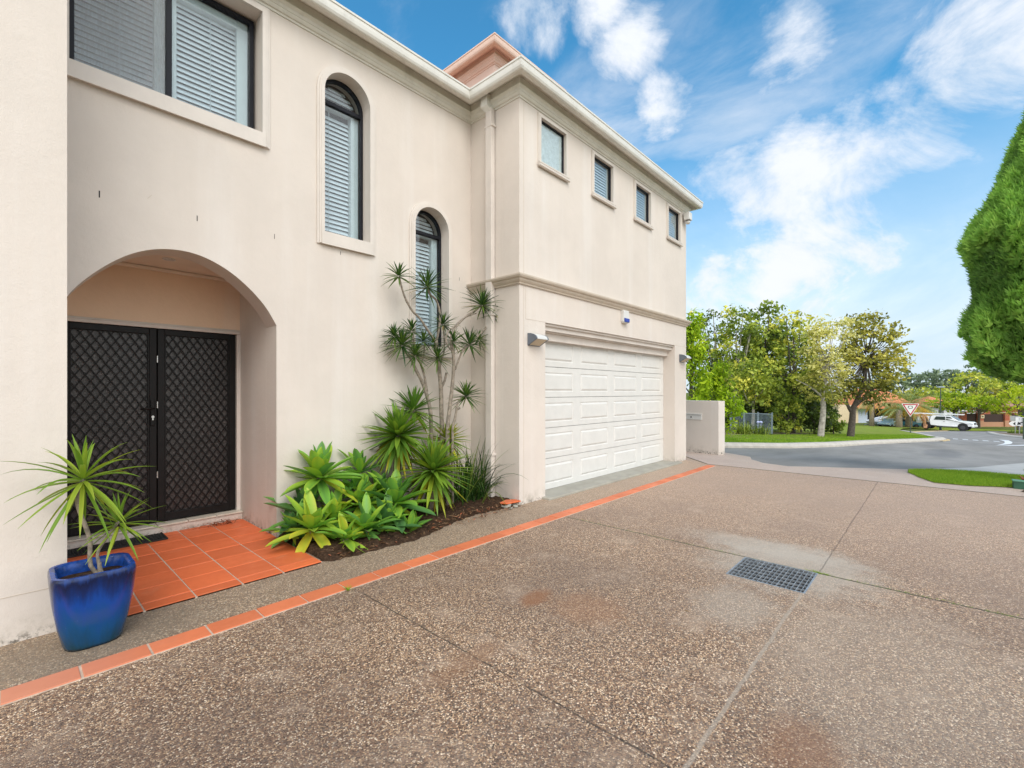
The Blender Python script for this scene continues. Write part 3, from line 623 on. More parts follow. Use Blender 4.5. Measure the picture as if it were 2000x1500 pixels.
# eaves: crown moulding, frieze, soffit and gutter run round both wings
plan = [(-5.0, 4.06), (.26, 4.06), (.26, 5.0), (4.573, 5.0), (4.573, 4.06), (10.095, 4.06), (10.095, 12.0)]
def eaves(plan, dz, parent, mc, mg):
    crown = [(0, 5.385), (.012, 5.385), (.014, 5.405), (.030, 5.412), (.040, 5.43), (.044, 5.445), (.050, 5.447), (.058, 5.475), (.075, 5.495), (.082, 5.50), (.082, 5.515), (.072, 5.52), (.072, 5.60), (0, 5.60)]
    sof = [(.0, 5.602), (.20, 5.602), (.20, 5.615), (.0, 5.615)]
    gut = [(.185, 5.60), (.185, 5.665), (.178, 5.665), (.178, 5.53), (.235, 5.53), (.25, 5.54), (.262, 5.565), (.266, 5.60), (.266, 5.64), (.275, 5.645), (.275, 5.668), (.262, 5.668), (.258, 5.65), (.252, 5.60), (.235, 5.55), (.20, 5.545)]
    sh = lambda p: [(a, b + dz) for a, b in p]
    obj('cornice', sweep(plan, sh(crown)), mc, parent); obj('soffit', sweep(plan, sh(sof)), mc, parent)
    return obj('gutter', sweep(plan, sh(gut)), mg, parent, smooth=False)
eaves(plan, 0, house, M['cornice'], M['gutter'])
roof = MB(); ro = .22
roof.add([(-5, 4.06 - ro, 5.66), (.26 + ro, 4.06 - ro, 5.66), (.26 + ro, 5 - ro, 5.66), (4.573 - ro, 5 - ro, 5.66), (4.573 - ro, 4.06 - ro, 5.66), (10.095 + ro, 4.06 - ro, 5.66), (10.095 + ro, 12, 5.66), (-5, 12, 5.66), (-5, 8, 6.35), (6.9, 8, 6.35)],
         [(0, 1, 2, 9, 8), (2, 3, 9), (3, 4, 5, 9), (5, 6, 9), (6, 7, 8, 9)])
obj('roof', roof, M['rooftile'], house)
# wrap-round band moulding over the garage
band = [(0, 2.925), (.022, 2.925), (.028, 2.945), (.040, 2.955), (.055, 2.975), (.060, 2.995), (.072, 2.997), (.082, 3.005), (.092, 3.025), (.092, 3.045), (.070, 3.052), (.0, 3.062)]
obj('band_moulding', sweep([(4.573, 4.995), (4.573, 4.06), (10.095, 4.06), (10.095, 12.0)], band), M['band'], house)
# fine render joints on the garage wing
m = MB(); g = .003
for a in ((4.66, 4.663, 0, 2.92), (4.66, 4.663, 3.07, 5.38), (4.70, 5.12, 2.476, 2.479), (4.70, 4.703, 2.48, 2.92), (9.505, 10.09, 2.476, 2.479), (-4.95, .258, .28, .283)):
    obj('render_joint', MB().box(a[0], a[1], 4.0575, 4.0605, a[2], a[3]), M['band'], house)
# marks left by an old awning
m = MB()
for x, z, l, w in ((.509, 3.10, .055, .008), (1.182, 3.09, .05, .006), (1.855, 3.09, .05, .004), (2.568, 3.075, .04, .004), (4.348, 3.10, .045, .004)):
    obj('wall_slot', MB().box(x - w / 2, x + w / 2, 4.998, 5.0015, z - l / 2, z + l / 2), M['dark'], house)
obj('wall_scratch', MB().bar((.82, 4.9995, 3.16), (.85, 4.9995, 3.20), .003, .003), M['band'], house)
# garage lintel steps and door
obj('garage_lintel', MB().box(5.126, 9.498, 4.125, 4.16, 2.375, 2.80).box(5.126, 9.498, 4.09, 4.124, 2.44, 2.474).box(5.126, 9.498, 4.215, 4.30, 2.25, 2.60).box(5.126, 9.498, 4.162, 4.214, 2.36, 2.376), M['band' if 0 else 'trim'], house, bevel=.004)
gd = MB(); gp = []
zr = [.03, .495, .955, 1.415, 1.875, 2.335]
for a, b in zip(zr, zr[1:]): gd.box(5.127, 9.497, 4.32, 4.36, a + .002, b - .002)
garage = obj('garage_door', gd, None or M['white'], house, bevel=.003)
garage.name = 'garage_door'
pn = MB()
def pyramid(x0, x1, z0, z1, y, d=.014, e=.03):
    # moulded raised panel: groove round a field
    n = len(pn.v); rings = [(0, 0), (.008, .008), (.018, .008), (.040, -.004), (.044, -.005)]
    vs = []
    for i, dy in rings: vs += [(x0 + i, y + dy, z0 + i), (x1 - i, y + dy, z0 + i), (x1 - i, y + dy, z1 - i), (x0 + i, y + dy, z1 - i)]
    fs = []
    for r in range(len(rings) - 1):
        for k in range(4): fs.append((r * 4 + k, r * 4 + (k + 1) % 4, (r + 1) * 4 + (k + 1) % 4, (r + 1) * 4 + k))
    r = len(rings) - 1; fs.append((r * 4, r * 4 + 1, r * 4 + 2, r * 4 + 3)); pn.add(vs, fs)
# door face skins between the panels so that the grooves are real
for a, b in zip(zr, zr[1:]):
    xs_ = [5.127]
    for c in range(4):
        x0 = 5.30 + 1.0655 * c; xs_ += [x0, x0 + .853]
    xs_ += [9.497]; z0, z1 = a + .085, b - .085; yf = 4.310
    for i in range(0, len(xs_) - 1, 2): pn.box(xs_[i], xs_[i + 1], yf, 4.3195, a + .004, b - .004)
    for i in range(1, len(xs_) - 1, 2):
        pn.box(xs_[i], xs_[i + 1], yf, 4.3195, a + .004, z0); pn.box(xs_[i], xs_[i + 1], yf, 4.3195, z1, b - .004)
        pyramid(xs_[i], xs_[i + 1], z0, z1, yf)
obj('door_panels', pn, M['white'], garage, fixn=False)
obj('door_seal', MB().box(5.127, 9.497, 4.33, 4.35, .012, .031), M['black'], garage)
# windows ---------------------------------------------------------------
def ring2(outl, inl, y0, y1):
    return front(shape_mesh(outl, [inl], y1 - y0), y0)
def slats(x0, x1, z0, z1, y, pitch=.052, w=.056, tilt=60, clip=None):
    m = MB(); Mt = Matrix.Rotation(R(tilt), 3, 'X'); n = int((z1 - z0) / pitch)
    for i in range(n):
        z = z0 + pitch * (i + .5); a, b = x0, x1
        if clip:
            cx, zs, r = clip
            if z > zs:
                if z - zs >= r - .02: continue
                hw = math.sqrt(r * r - (z - zs) ** 2); a, b = max(x0, cx - hw), min(x1, cx + hw)
        m.obox(((a + b) / 2, y, z), (b - a, w, .004), Mt)
    return m
def arched_window(x0, x1, z0, zs, Y=5.0):
    r = (x1 - x0) / 2; cx = (x0 + x1) / 2; s = .078
    yf = Y + .13; fwid = .034
    fr = front(shape_mesh(archwin(x0 + .001, x1 - .001, z0 + .001, zs), [archwin(x0 + fwid, x1 - fwid, zs + .0, zs)[1:] if 0 else [(x0 + fwid, zs - .01), (x1 - fwid, zs - .01)] + archwin(x0 + fwid, x1 - fwid, 0, zs)[2:],
          [(x0 + fwid, z0 + fwid), (x1 - fwid, z0 + fwid), (x1 - fwid, zs - .055), (x0 + fwid, zs - .055)]], .05), yf)
    w = obj('window', fr, M['black'], house, bevel=.004)
    sr = ring2(archwin(x0 - s, x1 + s, z0 - .14, zs), archwin(x0 + .0, x1 - .0, z0 - .0, zs), Y - .018, Y - .0005)
    m2 = ring2(archwin(x0 - s + .022, x1 + s - .022, z0 - .135, zs), archwin(x0 + .0, x1 - .0, z0, zs), Y - .030, Y - .0185)
    m3 = ring2(archwin(x0 - s + .040, x1 + s - .040, z0 - .13, zs), archwin(x0 + .0, x1 - .0, z0, zs), Y - .036, Y - .0305)
    sr.add(m2.v, m2.f); sr.add(m3.v, m3.f)
    obj('window_surround', sr, M['surround'], w)
    obj('sill', MB().box(x0 - .035, x1 + .035, Y - .043, Y - .0365, z0 - .143, z0).box(x0 + .001, x1 - .001, Y - .0364, yf - .001, z0 - .06, z0 + .002), M['surround'], w, bevel=.002)
    obj('pane', front(shape_mesh(archwin(x0 + .02, x1 - .02, z0 + .02, zs), [], .005), yf + .024), M['glass'], w)
    bl = obj('blind', slats(x0 + .04, x1 - .135, z0 + .05, zs - .07, yf + .115), M['blind'], w)
    m = slats(x0 + .04, x1 - .06, zs - .03, zs + r, yf + .118, .052, .05, 60, (cx, zs, r - .05))
    obj('blind', m, M['blind'], w)
    obj('blind_cord', MB().box(x0 + .16, x0 + .165, yf + .075, yf + .078, z0 + .05, zs - .06), M['cord'], w)
    obj('sash', MB().box(x1 - .13, x1 - .036, yf + .055, yf + .14, z0 + .03, zs - .06).box(x0 + .036, x1 - .131, yf + .055, yf + .14, z0 + .02, z0 + .048).box(x0 + .036, x1 - .036, yf + .055, yf + .14, zs - .058, zs - .035), M['blindframe'], w, bevel=.004)
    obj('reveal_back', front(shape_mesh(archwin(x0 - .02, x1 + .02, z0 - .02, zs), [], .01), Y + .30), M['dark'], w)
    return w
aw = arched_window(*TW)
arched_window(*SW)
def big_window():
    x0, x1, z0, z1, Y = .33, 1.73, 4.09, 5.30, 5.0; yf = Y + .145; f = .042; xm = 1.0
    fr = front(shape_mesh([(x0, z0), (x1 - .02, z0), (x1 - .02, z1 - .02), (x0, z1 - .02)], [[(x0 + f, z0 + f), (xm - .022, z0 + f), (xm - .022, z1 - .02 - f), (x0 + f, z1 - .02 - f)], [(xm + .022, z0 + f), (x1 - .02 - f, z0 + f), (x1 - .02 - f, z1 - .02 - f), (xm + .022, z1 - .02 - f)]], .05), yf)
    w = obj('window', fr, M['black'], house, bevel=.004)
    s = .075; o = [(x0 - .06, z0 - .13), (x1 + s, z0 - .13), (x1 + s, z1 + s), (x0 - .06, z1 + s)]; i = [(x0, z0), (x1, z0), (x1, z1), (x0, z1)]
    m = ring2(o, i, Y - .018, Y - .0005)
    o2 = [(x0 - .05, z0 - .125), (x1 + s - .022, z0 - .125), (x1 + s - .022, z1 + s - .022), (x0 - .05, z1 + s - .022)]; b = ring2(o2, i, Y - .030, Y - .0185); m.add(b.v, b.f)
    o3 = [(x0 - .04, z0 - .12), (x1 + s - .04, z0 - .12), (x1 + s - .04, z1 + s - .04), (x0 - .04, z1 + s - .04)]; b = ring2(o3, i, Y - .036, Y - .0305); m.add(b.v, b.f)
    obj('window_surround', m, M['surround'], w)
    obj('sill', MB().box(x0 - .06, x1 + .03, Y - .048, Y - .0365, z0 - .14, z0 - .005).box(x0 + .001, x1 - .001, Y - .036, yf - .001, z0 - .06, z0 + .002), M['surround'], w, bevel=.002)
    obj('pane', MB().box(x0 + .03, xm - .01, yf + .022, yf + .027, z0 + .03, z1 - .05), M['glass'], w)
    obj('pane', MB().box(xm + .01, x1 - .05, yf + .022, yf + .027, z0 + .03, z1 - .05), M['glass'], w)
    obj('flyscreen', MB().box(x0 + .035, xm - .03, yf + .008, yf + .010, z0 + .04, z1 - .06), M['flyscreen'], w)
    for a, b in ((x0 + .05, xm - .10), (xm + .07, x1 - .16)):
        obj('blind', slats(a, b, z0 + .07, z1 - .12, yf + .11, .05, .056, 60), M['blind'], w)
        obj('blind_cord', MB().box((a + b) / 2 + .02, (a + b) / 2 + .026, yf + .07, yf + .073, z0 + .06, z1 - .1), M['cord'], w)
    obj('sash', MB().box(xm - .10, xm - .023, yf + .055, yf + .14, z0 + .04, z1 - .05).box(xm + .023, xm + .068, yf + .055, yf + .14, z0 + .04, z1 - .05).box(x1 - .16, x1 - .062, yf + .055, yf + .14, z0 + .04, z1 - .05)
        .box(x0 + .04, xm - .101, yf + .055, yf + .14, z0 + .03, z0 + .065).box(xm + .07, x1 - .161, yf + .055, yf + .14, z0 + .03, z0 + .065).box(x0 + .04, xm - .101, yf + .055, yf + .14, z1 - .14, z1 - .06).box(xm + .07, x1 - .161, yf + .055, yf + .14, z1 - .14, z1 - .06), M['blindframe'], w, bevel=.004)
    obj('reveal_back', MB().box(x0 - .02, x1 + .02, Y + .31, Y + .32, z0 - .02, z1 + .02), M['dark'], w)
big_window()
def small_window(cx, first):
    x0, x1, z0, z1, Y = cx - .295, cx + .295, 4.69, 5.305, 4.06; yf = Y + .022; f = .026
    i = [(x0, z0), (x1, z0), (x1, z1), (x0, z1)]
    fr = front(shape_mesh(i, [[(x0 + f, z0 + f), (x1 - f, z0 + f), (x1 - f, z1 - f), (x0 + f, z1 - f)]], .04), yf)
    w = obj('window', fr, M['black'], house, bevel=.003)
    s = .052; m = MB()
    for k, (e, y0, y1) in enumerate(((s, Y - .016, Y - .0005), (s - .015, Y - .022, Y - .0165), (s - .03, Y - .027, Y - .0225))):
        b = ring2([(x0 - e, z0 - e), (x1 + e, z0 - e), (x1 + e, z1 + e), (x0 - e, z1 + e)], i, y0, y1); m.add(b.v, b.f)
    obj('window_surround', m, M['surround'], w)
    sp = [(Y - .0275, z0 - .004), (Y - .044, z0 - .010), (Y - .044, z0 - .028), (Y - .034, z0 - .038), (Y - .037, z0 - .042), (Y - .054, z0 - .050), (Y - .054, z0 - .072), (Y - .0275, z0 - .085)]
    obj('sill', MB().prism(sp, x0 - s - .012, x1 + s + .012, 'x'), M['surround'], w)
    obj('pane', MB().box(x0 + .02, x1 - .02, yf + .018, yf + .022, z0 + .02, z1 - .02), M['glass'], w)
    if first: obj('frosted_film', MB().box(x0 + .025, x1 - .025, yf + .024, yf + .027, z0 + .025, z1 - .025), M['frosted'], w)
    else:
        obj('blind', slats(x0 + .03, x1 - .075, z0 + .03, z1 - .03, yf + .065, .046, .054, 66), M['blind'], w)
        obj('sash', MB().box(x1 - .07, x1 - .031, yf + .05, yf + .12, z0 + .03, z1 - .03), M['blindframe'], w)
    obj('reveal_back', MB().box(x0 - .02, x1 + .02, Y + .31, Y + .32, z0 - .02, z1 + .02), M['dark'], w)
for k, (c, _) in enumerate(gw): small_window(c, k == 0)
# downpipe on the return wall
X0 = 4.573
dp = obj('downpipe', MB().box(X0 - .085, X0 - .012, 4.50, 4.615, .03, 5.40), M['trim'], house, bevel=.006)
obj('rainhead', MB().box(X0 - .135, X0 - .012, 4.53, 4.66, 5.43, 5.585).add([(X0 - .135, 4.53, 5.43), (X0 - .012, 4.53, 5.43), (X0 - .012, 4.66, 5.43), (X0 - .135, 4.66, 5.43), (X0 - .085, 4.50, 5.37), (X0 - .012, 4.50, 5.37), (X0 - .012, 4.615, 5.37), (X0 - .085, 4.615, 5.37)], [(0, 1, 5, 4), (1, 2, 6, 5), (2, 3, 7, 6), (3, 0, 4, 7), (4, 5, 6, 7), (0, 3, 2, 1)]), M['gutter'], dp, bevel=.004)
for z in (.62, 5.15, 2.55): obj('pipe_bracket', MB().box(X0 - .089, X0 - .001, 4.485, 4.63, z, z + .03), M['trim'], dp, bevel=.002)
# the set-back upper tower
tw = [(5.97, 9.5), (5.97, 5.90), (7.52, 5.90), (7.52, 9.5)]
tower = obj('tower_wall', MB().box(5.97, 7.52, 5.90, 9.5, 5.7, 7.7), M['pinkwall'], house)
eaves([(5.97, 9.5), (5.97, 5.90), (7.52, 5.90), (7.52, 9.5)], 2.045, tower, M['pinkwall'], M['pinkgutter'])
obj('tower_roof', MB().add([(5.75, 5.68, 7.71), (7.74, 5.68, 7.71), (7.74, 9.7, 7.71), (5.75, 9.7, 7.71), (6.74, 6.9, 8.05), (6.74, 8.6, 8.05)], [(0, 1, 4), (1, 2, 5, 4), (2, 3, 5), (3, 0, 4, 5)]), M['rooftile'], tower)

# ------------------------------------------------------------------ fittings on the walls
def wall_lamp(x0, x1, z, label):
    Y = 4.06; t = thing('wall_lamp', ((x0 + x1) / 2, Y, z), label, 'wall light', 'lamps either side of the garage door')
    def prof(r, dy=0): return [(Y - .002, z + .085 * r)] + [(Y - .165 * math.sin(a) * r, z + .085 * math.cos(a) * r - .0 * a) for a in [R(q) for q in (20, 40, 60, 78, 90)]] + [(Y - .002, z - .085 * r)]
    obj('end_plate', MB().prism(prof(1.0), x0, x0 + .022, 'x'), M['lampgrey'], t, bevel=.003)
    obj('end_plate', MB().prism(prof(1.0), x1 - .022, x1, 'x'), M['lampgrey'], t, bevel=.003)
    obj('back_plate', MB().box(x0 + .023, x1 - .023, Y - .02, Y - .001, z - .084, z + .07), M['lampgrey'], t)
    c = [(Y - .024, z + .083)] + [(Y - .163 * math.sin(R(q)), z + .083 * math.cos(R(q))) for q in (22, 40, 60, 78, 90)] + [(Y - .155, z - .006)] + [(Y - .150 * math.sin(R(q)), z + .07 * math.cos(R(q))) for q in (78, 60, 40, 22)] + [(Y - .024, z + .07)]
    obj('cover', MB().prism(c, x0 + .0225, x1 - .0225, 'x'), M['lampwhite'], t, smooth=False)
    obj('diffuser', MB().add([(x0 + .0225, Y - .15, z - .004), (x1 - .0225, Y - .15, z - .004), (x1 - .0225, Y - .021, z - .076), (x0 + .0225, Y - .021, z - .076), (x0 + .0225, Y - .14, z + .006), (x1 - .0225, Y - .14, z + .006), (x1 - .0225, Y - .021, z - .066), (x0 + .0225, Y - .021, z - .066)], [(0, 1, 2, 3), (4, 5, 6, 7), (0, 1, 5, 4), (2, 3, 7, 6)]), M['diffuser'], t)
    return t
wall_lamp(4.735, 4.995, 2.205, 'grey and white half round wall lamp on the near pillar left of the garage door')
wall_lamp(9.72, 9.98, 2.215, 'grey and white half round wall lamp on the far pillar right of the garage door')
al = thing('alarm_box', (7.33, 4.06, 2.80), 'small white alarm siren box with blue strobe on the wall above the garage door', 'alarm box')
obj('housing', MB().prism([(7.25, 2.70), (7.41, 2.70), (7.425, 2.73), (7.425, 2.90), (7.41, 2.92), (7.25, 2.92), (7.235, 2.90), (7.235, 2.73)], 4.0, 4.059, 'y'), M['white'], al, bevel=.006)
obj('strobe', MB().prism([(7.25, 2.715), (7.412, 2.715), (7.412, 2.78), (7.25, 2.78)], 3.98, 3.999, 'y'), M['blue'], al, bevel=.005)
cm_ = thing('security_camera', (9.98, 4.0, 5.25), 'white security camera on a square junction box under the eave at the far corner', 'camera')
obj('junction_box', MB().box(9.87, 10.03, 3.90, 4.024, 5.20, 5.36), M['white'], cm_, bevel=.01)
obj('camera_dome', MB().lathe([(.001, -.085), (.03, -.078), (.045, -.055), (.05, -.02), (.05, 0)], (9.95, 3.96, 5.20), 16), M['white'], cm_, smooth=True)
obj('lens', MB().lathe([(.052, 0), (.052, -.02), (.05, -.02)], (9.95, 3.96, 5.20), 16), M['black'], cm_)
# ------------------------------------------------------------------ objects near the door and drive
dm = thing('door_mat', (.72, 5.82, .014), 'black rubber door mat with raised studs on the terracotta tiles', 'door mat')
obj('base', MB().box(.36, 1.10, 5.70, 5.985, .0165, .024), M['mat'], dm, bevel=.002)
m = MB()
for i in range(28):
    for j in range(10): m.box(.385 + i * .0248, .400 + i * .0248, 5.72 + j * .0255, 5.735 + j * .0255, .0235, .030)
m.box(.36, 1.10, 5.70, 5.712, .0242, .031).box(.36, .372, 5.7125, 5.985, .0242, .031).box(1.088, 1.10, 5.7125, 5.985, .0242, .031)
obj('studs', m, M['mat'], dm)

pot = thing('plant_pot', (.355, 3.775, 0), 'tall blue glazed square pot with rounded corners beside the left wall', 'plant pot')
def rsq(h, r, z, n=8):
    h *= .96; r *= 1.45
    out = []
    for q, (sx, sy) in enumerate(((1, 1), (-1, 1), (-1, -1), (1, -1))):
        for k in range(n + 1):
            a = R(90 * q + 90 * k / n); out.append((.355 + sx * (h - r) + r * math.cos(a), 3.775 + sy * (h - r) + r * math.sin(a), z))
    return out
rings = [(.125, .05, .004), (.133, .06, .0), (.141, .068, .02), (.167, .075, .13), (.186, .075, .25), (.196, .068, .36), (.199, .062, .41), (.198, .06, .432), (.193, .058, .445), (.178, .052, .446), (.166, .048, .442), (.162, .046, .43), (.152, .045, .33)]
pv = []; pf = []; nn = 36
for h_, r_, z_ in rings: pv += rsq(h_, r_, z_)
for i in range(len(rings) - 1):
    for k in range(nn): pf.append((i * nn + k, i * nn + (k + 1) % nn, (i + 1) * nn + (k + 1) % nn, (i + 1) * nn + k))
pf.append(tuple(range(nn))[::-1])
sp = 6
body = MB(); body.v = pv[:9 * nn]; body.f = [f for f in pf if max(f) < 9 * nn]
obj('body', body, M['pot'], pot, smooth=True)
rim = MB(); rim.v = pv[8 * nn:]; rim.f = [tuple(i - 8 * nn for i in f) for f in pf if min(f) >= 8 * nn]
obj('rim', rim, M['potrim'], pot, smooth=True)
m = MB(); m.v = rsq(.158, .045, .375) + [(.355, 3.775, .385)]; m.f = [(k, (k + 1) % nn, nn) for k in range(nn)]
obj('soil', m, M['soil'], pot)

gr = thing('drain_grate', (4.26, 1.0, 0), 'galvanised steel drain grate set in the driveway', 'drain grate')
obj('frame', MB().box(GX0, GX1, GY0, GY0 + .012, -.03, .004).box(GX0, GX1, GY1 - .012, GY1, -.03, .004).box(GX0, GX0 + .012, GY0 + .0121, GY1 - .0121, -.03, .004).box(GX1 - .012, GX1, GY0 + .0121, GY1 - .0121, -.03, .004), M['galv'], gr)
m = MB()
n1 = 17
for i in range(1, n1): y = GY0 + (GY1 - GY0) * i / n1; m.box(GX0 + .0122, GX1 - .0122, y - .002, y + .002, -.028, .001)
obj('bearing_bars', m, M['galv'], gr)
m = MB()
for i in range(1, 7): x = GX0 + (GX1 - GX0) * i / 7; m.box(x - .0028, x + .0028, GY0 + .0122, GY1 - .0122, -.010, .003)
obj('cross_rods', m, M['galv'], gr)
struct(obj('drain_pit', MB().box(GX0 - .05, GX1 + .05, GY0 - .05, GY1 + .05, -.45, -.40).box(GX0 - .05, GX0 - .001, GY0 - .05, GY1 + .05, -.399, -.004).box(GX1 + .001, GX1 + .05, GY0 - .05, GY1 + .05, -.399, -.004).box(GX0, GX1, GY0 - .05, GY0 - .001, -.399, -.004).box(GX0, GX1, GY1 + .001, GY1 + .05, -.399, -.004), M['pit']))

# low boundary wall with letter slot, beyond the garage
bw = thing('boundary_wall', (11.78, 3.86, 0), 'low cream rendered boundary wall beyond the garage with a letterbox slot', 'wall')
a = Vector((11.56, 3.86)); b = Vector((11.85, 5.2)); d = (b - a).normalized(); n = Vector((d.y, -d.x)); e = a + d * 4.2
# long face towards the drive, squared end towards the street
q = [a, a + n * .27, e + n * .27, e]
s1 = (b - a).length
lb0, lb1 = (0, 0), (0, 0)
obj('wall', MB().prism([(p.x, p.y) for p in q], -.4, 1.275, 'z'), M['wall'], bw, bevel=.006)
P0 = a + d * .44; P1 = a + d * .97
lb = MB(); o2 = -n * .012
lb.prism([(p.x, p.y) for p in (P0 + o2, P0 + n * .02, P1 + n * .02, P1 + o2)], .80, .93, 'z')
lbx = obj('letterbox', lb, M['white'], bw, bevel=.004)
lb = MB(); o3 = -n * .030; P0b = P0 - d * .01; P1b = P1 + d * .01
lb.prism([(p.x, p.y) for p in (P0b + o3, P0b, P1b, P1b + o3)], .931, .952, 'z'); obj('flap', lb, M['white'], lbx)
c = P0.lerp(P1, .55); obj('lock', MB().tube([(c.x - n.x * .012, c.y - n.y * .012, .86), (c.x - n.x * .02, c.y - n.y * .02, .86)], .018, 10), M['black'], lbx)
# ------------------------------------------------------------------ garden bed and plants
rng = random.Random(11)
class Leaves:
    """leaf blades collected into one mesh, with a tint per blade"""
    def __init__(s): s.m = MB(); s.t = []
    def blade(s, base, d, length, width, droop=.3, segs=5, tint=.5, shape='strap', fold=.25, curl=0., tipt=0.):
        d = Vector(d).normalized(); p = Vector(base); side = d.cross(Vector((0, 0, 1)))
        if side.length < .05: side = Vector((rng.uniform(-1, 1), rng.uniform(-1, 1), 0))
        side.normalize(); vs = []; st = length / segs
        for i in range(segs + 1):
            u = i / segs
            if shape == 'strap': w = width * (min(1, .55 + u * 2.5) if u < .35 else (1 - ((u - .35) / .65) ** 2.0))
            elif shape == 'agave': w = width * 1.2 * max(0, 1 - u) ** .75 * (.42 + 1.9 * u)
            else: w = width * math.sin(math.pi * min(.97, .1 + u * .9))
            w = max(w, .0015); up = side.cross(d).normalized()
            h = w * fold
            vs += [p - side * w / 2 + up * h, p - up * 0, p + side * w / 2 + up * h]
            s.t += [min(1, max(0, tint + .10 * (shape == 'agave') + tipt * u)), min(1, max(0, tint - .06 + tipt * u)), min(1, max(0, tint + .10 * (shape == 'agave') + tipt * u))]
            d = (d + Vector((0, 0, -1)) * droop * st / length * (.6 + 1.4 * u) + up * curl * st / length).normalized(); p = p + d * st
        fs = []
        for i in range(segs):
            a = i * 3; fs += [(a, a + 1, a + 4, a + 3), (a + 1, a + 2, a + 5, a + 4)]
        s.m.add(vs, fs)
    def build(s, name, mat, parent):
        o = obj(name, s.m, mat, parent, smooth=True, tint=s.t, fixn=False); return o
def rosette(L, c, n, length, width, tint, el0=85, el1=-25, droop=.35, shape='strap', segs=5, fold=.25, jitter=.15, yellow=.0, axis=None, curl=0., tvar=.12):
    c = Vector(c)
    Q = Vector((0, 0, 1)).rotation_difference(Vector(axis).normalized()) if axis is not None else None
    for i in range(n):
        u = (i + .5) / n; az = i * 2.39996 + rng.uniform(-.2, .2); el = R(el0 + (el1 - el0) * u + rng.uniform(-8, 8))
        d = Vector((math.cos(el) * math.cos(az), math.cos(el) * math.sin(az), math.sin(el)))
        if Q: d = Q @ d
        l = length * (.62 + .38 * min(1, u * 2.2)) * rng.uniform(1 - jitter, 1 + jitter)
        tt = tint + rng.uniform(-tvar, tvar)
        if u > .72 and rng.random() < yellow: tt = rng.uniform(.8, 1)
        L.blade(c + d * .012 + Vector((0, 0, -.03 * u)), d, l, width * rng.uniform(.85, 1.15), droop * rng.uniform(.5, 1.4) * (1 if el > 0 else .6), segs, tt, shape, fold, curl)

# bed of soil with an uneven edge
bed_edge = [(1.80, 4.02), (1.95, 3.93), (2.2, 3.90), (2.5, 3.89), (2.75, 3.86), (2.95, 3.90), (3.2, 3.98), (3.5, 4.07), (3.85, 4.13), (4.2, 4.09), (4.45, 4.05), (4.572, 4.07)]
m = MB(); nx, ny = 90, 40; vs = []
for j in range(ny + 1):
    for i in range(nx + 1):
        x = 1.80 + (4.572 - 1.80) * i / nx
        k = max(q for q in range(len(bed_edge)) if bed_edge[q][0] <= x + 1e-6); k = min(k, len(bed_edge) - 2)
        (xa, ya), (xb, yb) = bed_edge[k], bed_edge[k + 1]; ye = ya + (yb - ya) * (x - xa) / (xb - xa) + .012 * math.sin(x * 31) + .008 * math.sin(x * 77)
        v = j / ny; y = ye + (4.999 - ye) * v
        z = -.004 + .055 * min(1, v * 5) + rng.uniform(0, .014) * min(1, v * 12) + .02 * math.sin(x * 5) * math.sin(y * 7) * v
        if x < 1.90 and y > 4.02: z = min(z, .004)
        vs.append((x, y, z))
m.add(vs, [(j * (nx + 1) + i, j * (nx + 1) + i + 1, (j + 1) * (nx + 1) + i + 1, (j + 1) * (nx + 1) + i) for j in range(ny) for i in range(nx) if not (vs[j * (nx + 1) + i][0] < 1.875 and vs[(j + 1) * (nx + 1) + i][1] > 4.06)])
struct(obj('garden_bed', m, M['soil'], smooth=False, fixn=False))
# litter: dead leaves and mulch chips over the bed edge
Lt = Leaves()
for k in range(520):
    x = rng.uniform(1.95, 4.5); y = rng.choice([rng.gauss(4.02, .06), rng.uniform(4.0, 4.7)]); a = rng.uniform(0, 6.28)
    if x > 3.2: y += .05
    Lt.blade((x, y, .05 if y > 4.06 else rng.uniform(.012, .035)), (math.cos(a), math.sin(a), rng.uniform(-.1, .35)), rng.uniform(.02, .09), rng.uniform(.006, .02), .25, 3, rng.random(), 'oval', .3)
for k in range(90):
    a = rng.uniform(0, 6.28); Lt.blade((rng.gauss(1.62, .10), rng.gauss(5.88, .03), .025 + rng.uniform(0, .03)), (math.cos(a), math.sin(a), rng.uniform(-.2, .5)), rng.uniform(.03, .08), rng.uniform(.006, .014), .4, 3, rng.choice([.05, .2, .35, .9, .88]), 'oval', .3)
for k in range(60):
    a = rng.uniform(0, 6.28); Lt.blade((rng.uniform(1.5, 9.3), rng.choice([3.5, 4.0]) + rng.gauss(0, .06), .014), (math.cos(a), math.sin(a), .05), rng.uniform(.01, .03), rng.uniform(.004, .008), .1, 2, rng.random(), 'oval', .3)
for k in range(46):
    a = rng.uniform(0, 6.28); Lt.blade((rng.uniform(.6, 8), rng.uniform(-1.2, 3.2), .004), (math.cos(a), math.sin(a), .08), rng.uniform(.012, .04), rng.uniform(.003, .012), .1, 2, rng.choice([.1, .3, .5, .7, .98]), 'oval', .4)
tag(Lt.build('leaf_litter', LM['litter'], None), kind='stuff')
